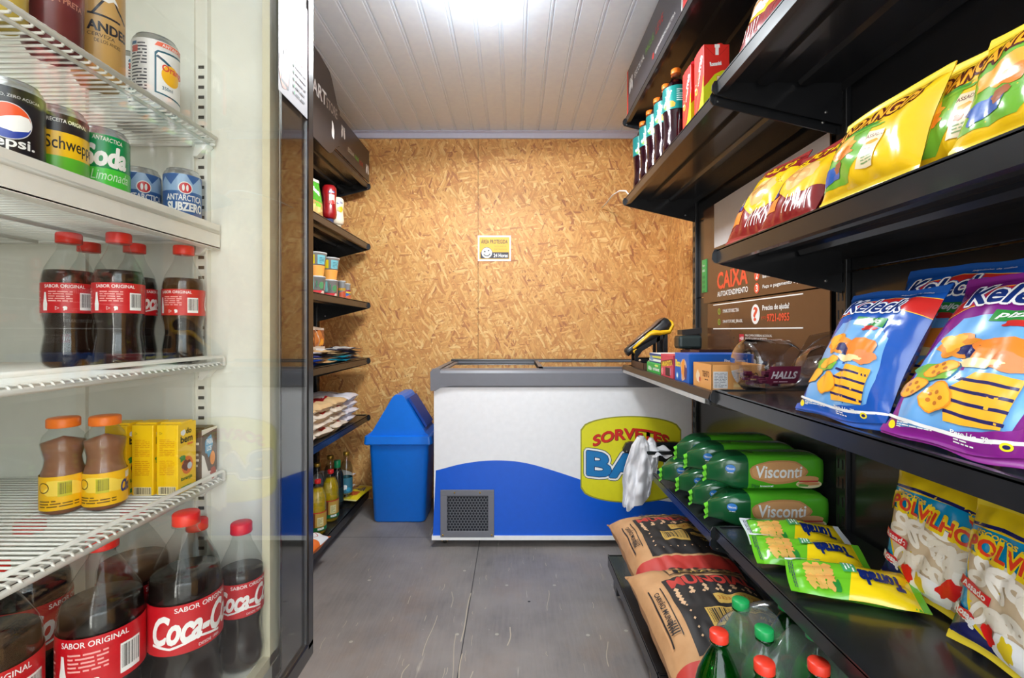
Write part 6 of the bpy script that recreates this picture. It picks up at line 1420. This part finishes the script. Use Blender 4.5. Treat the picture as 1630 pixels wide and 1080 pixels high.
for k, (x, y, l) in enumerate(((-1.03, 2.47, 'clear bottle with gold cap behind the left oil bottle'), (-1.02, 2.62, 'clear bottle with gold cap behind the right oil bottle'), (-.96, 2.70, 'clear bottle with gold cap and blue label right of the green cap'))):
    soda(R=.034, H=.285, liquid=WLQ, label=None, art=a_wat, yaw=.7, loc=(x, y, .0915), lab=(.20, .50) if k == 2 else (.3, .5), capmat=GOLD, cr=.015, shell=OILP, fill=.8, labmat=S(60, 120, 140, .4) if k == 2 else S(200, 204, 206, .4), text=l, group='clear bottles with gold caps')
soda(R=.034, H=.265, liquid=S(26, 30, 34, .2), label=None, art=None, yaw=0, loc=(-.975, 2.60, .0915), lab=(.15, .45), capmat=S(20, 130, 80, .3), cr=.016, ch=.04, shell=OILP, fill=.8, labmat=S(30, 50, 50, .4), text='dark bottle with a tall green cap behind the oil bottles')
bag('flour_sack', .20, .24, .07, WW, wht, Matrix.Translation((-1.06, 2.81, .0915)) @ Matrix.Rotation(radians(90), 4, 'Z') @ Matrix.Rotation(radians(90), 4, 'X'), 'white flour sack upright at the far end of the bottom left shelf', cat='sack', seed=150, puff=.35) if False else None
def yel(a, w, h): a.rect(-w*.3, w*.3, h*.2, h*.4, S(200, 90, 40, .4)); a.text('MASSA', -w*.35, w*.35, h*.5, h*.7, S(60, 70, 120, .4), .03)
bag('pasta_packet', .09, .26, .03, S(240, 214, 40, .35), yel, Matrix.Translation((-.935, 2.66, .112)) @ Matrix.Rotation(radians(-6), 4, 'Z'), 'yellow pasta packet lying at the front of the bottom left shelf', cat='packet', seed=151, nu=12, nv=20, seam=S(240, 230, 160, .4))
for k in range(2):
    bag('flour_sack', .17, .23, .075, WW, wht, Matrix.Translation((-.97, 2.80, .132+.066*k)) @ Matrix.Rotation(radians(90), 4, 'Z'), '%s white flour sack at the far end of the bottom left shelf' % ('lower', 'upper')[k], cat='sack', group='white flour sacks', seed=152+k, nu=14, nv=16, puff=.35, edge=.4, wr=1.5)
OR = S(244, 120, 36, .4)
def ora(a, w, h): a.rect(-w*.5, w*.5, h*.62, h*.92, WHITE); a.ring(0, h*.74, w*.3, h*.10, .004, S(180, 40, 30, .4)); a.rect(-w*.2, w*.2, h*.2, h*.4, S(250, 150, 70, .4)); a.blob(0, h*.45, w*.2, h*.06, S(230, 90, 30, .4), 4, .3)
bag('biscuit_packet', .15, .26, .075, OR, ora, Matrix.Translation((-.925, 1.90, .1325)) @ Matrix.Rotation(radians(-4), 4, 'Z') , 'orange and white packet at the near end of the bottom left shelf', cat='packet', seed=160, puff=.4, seam=OR)
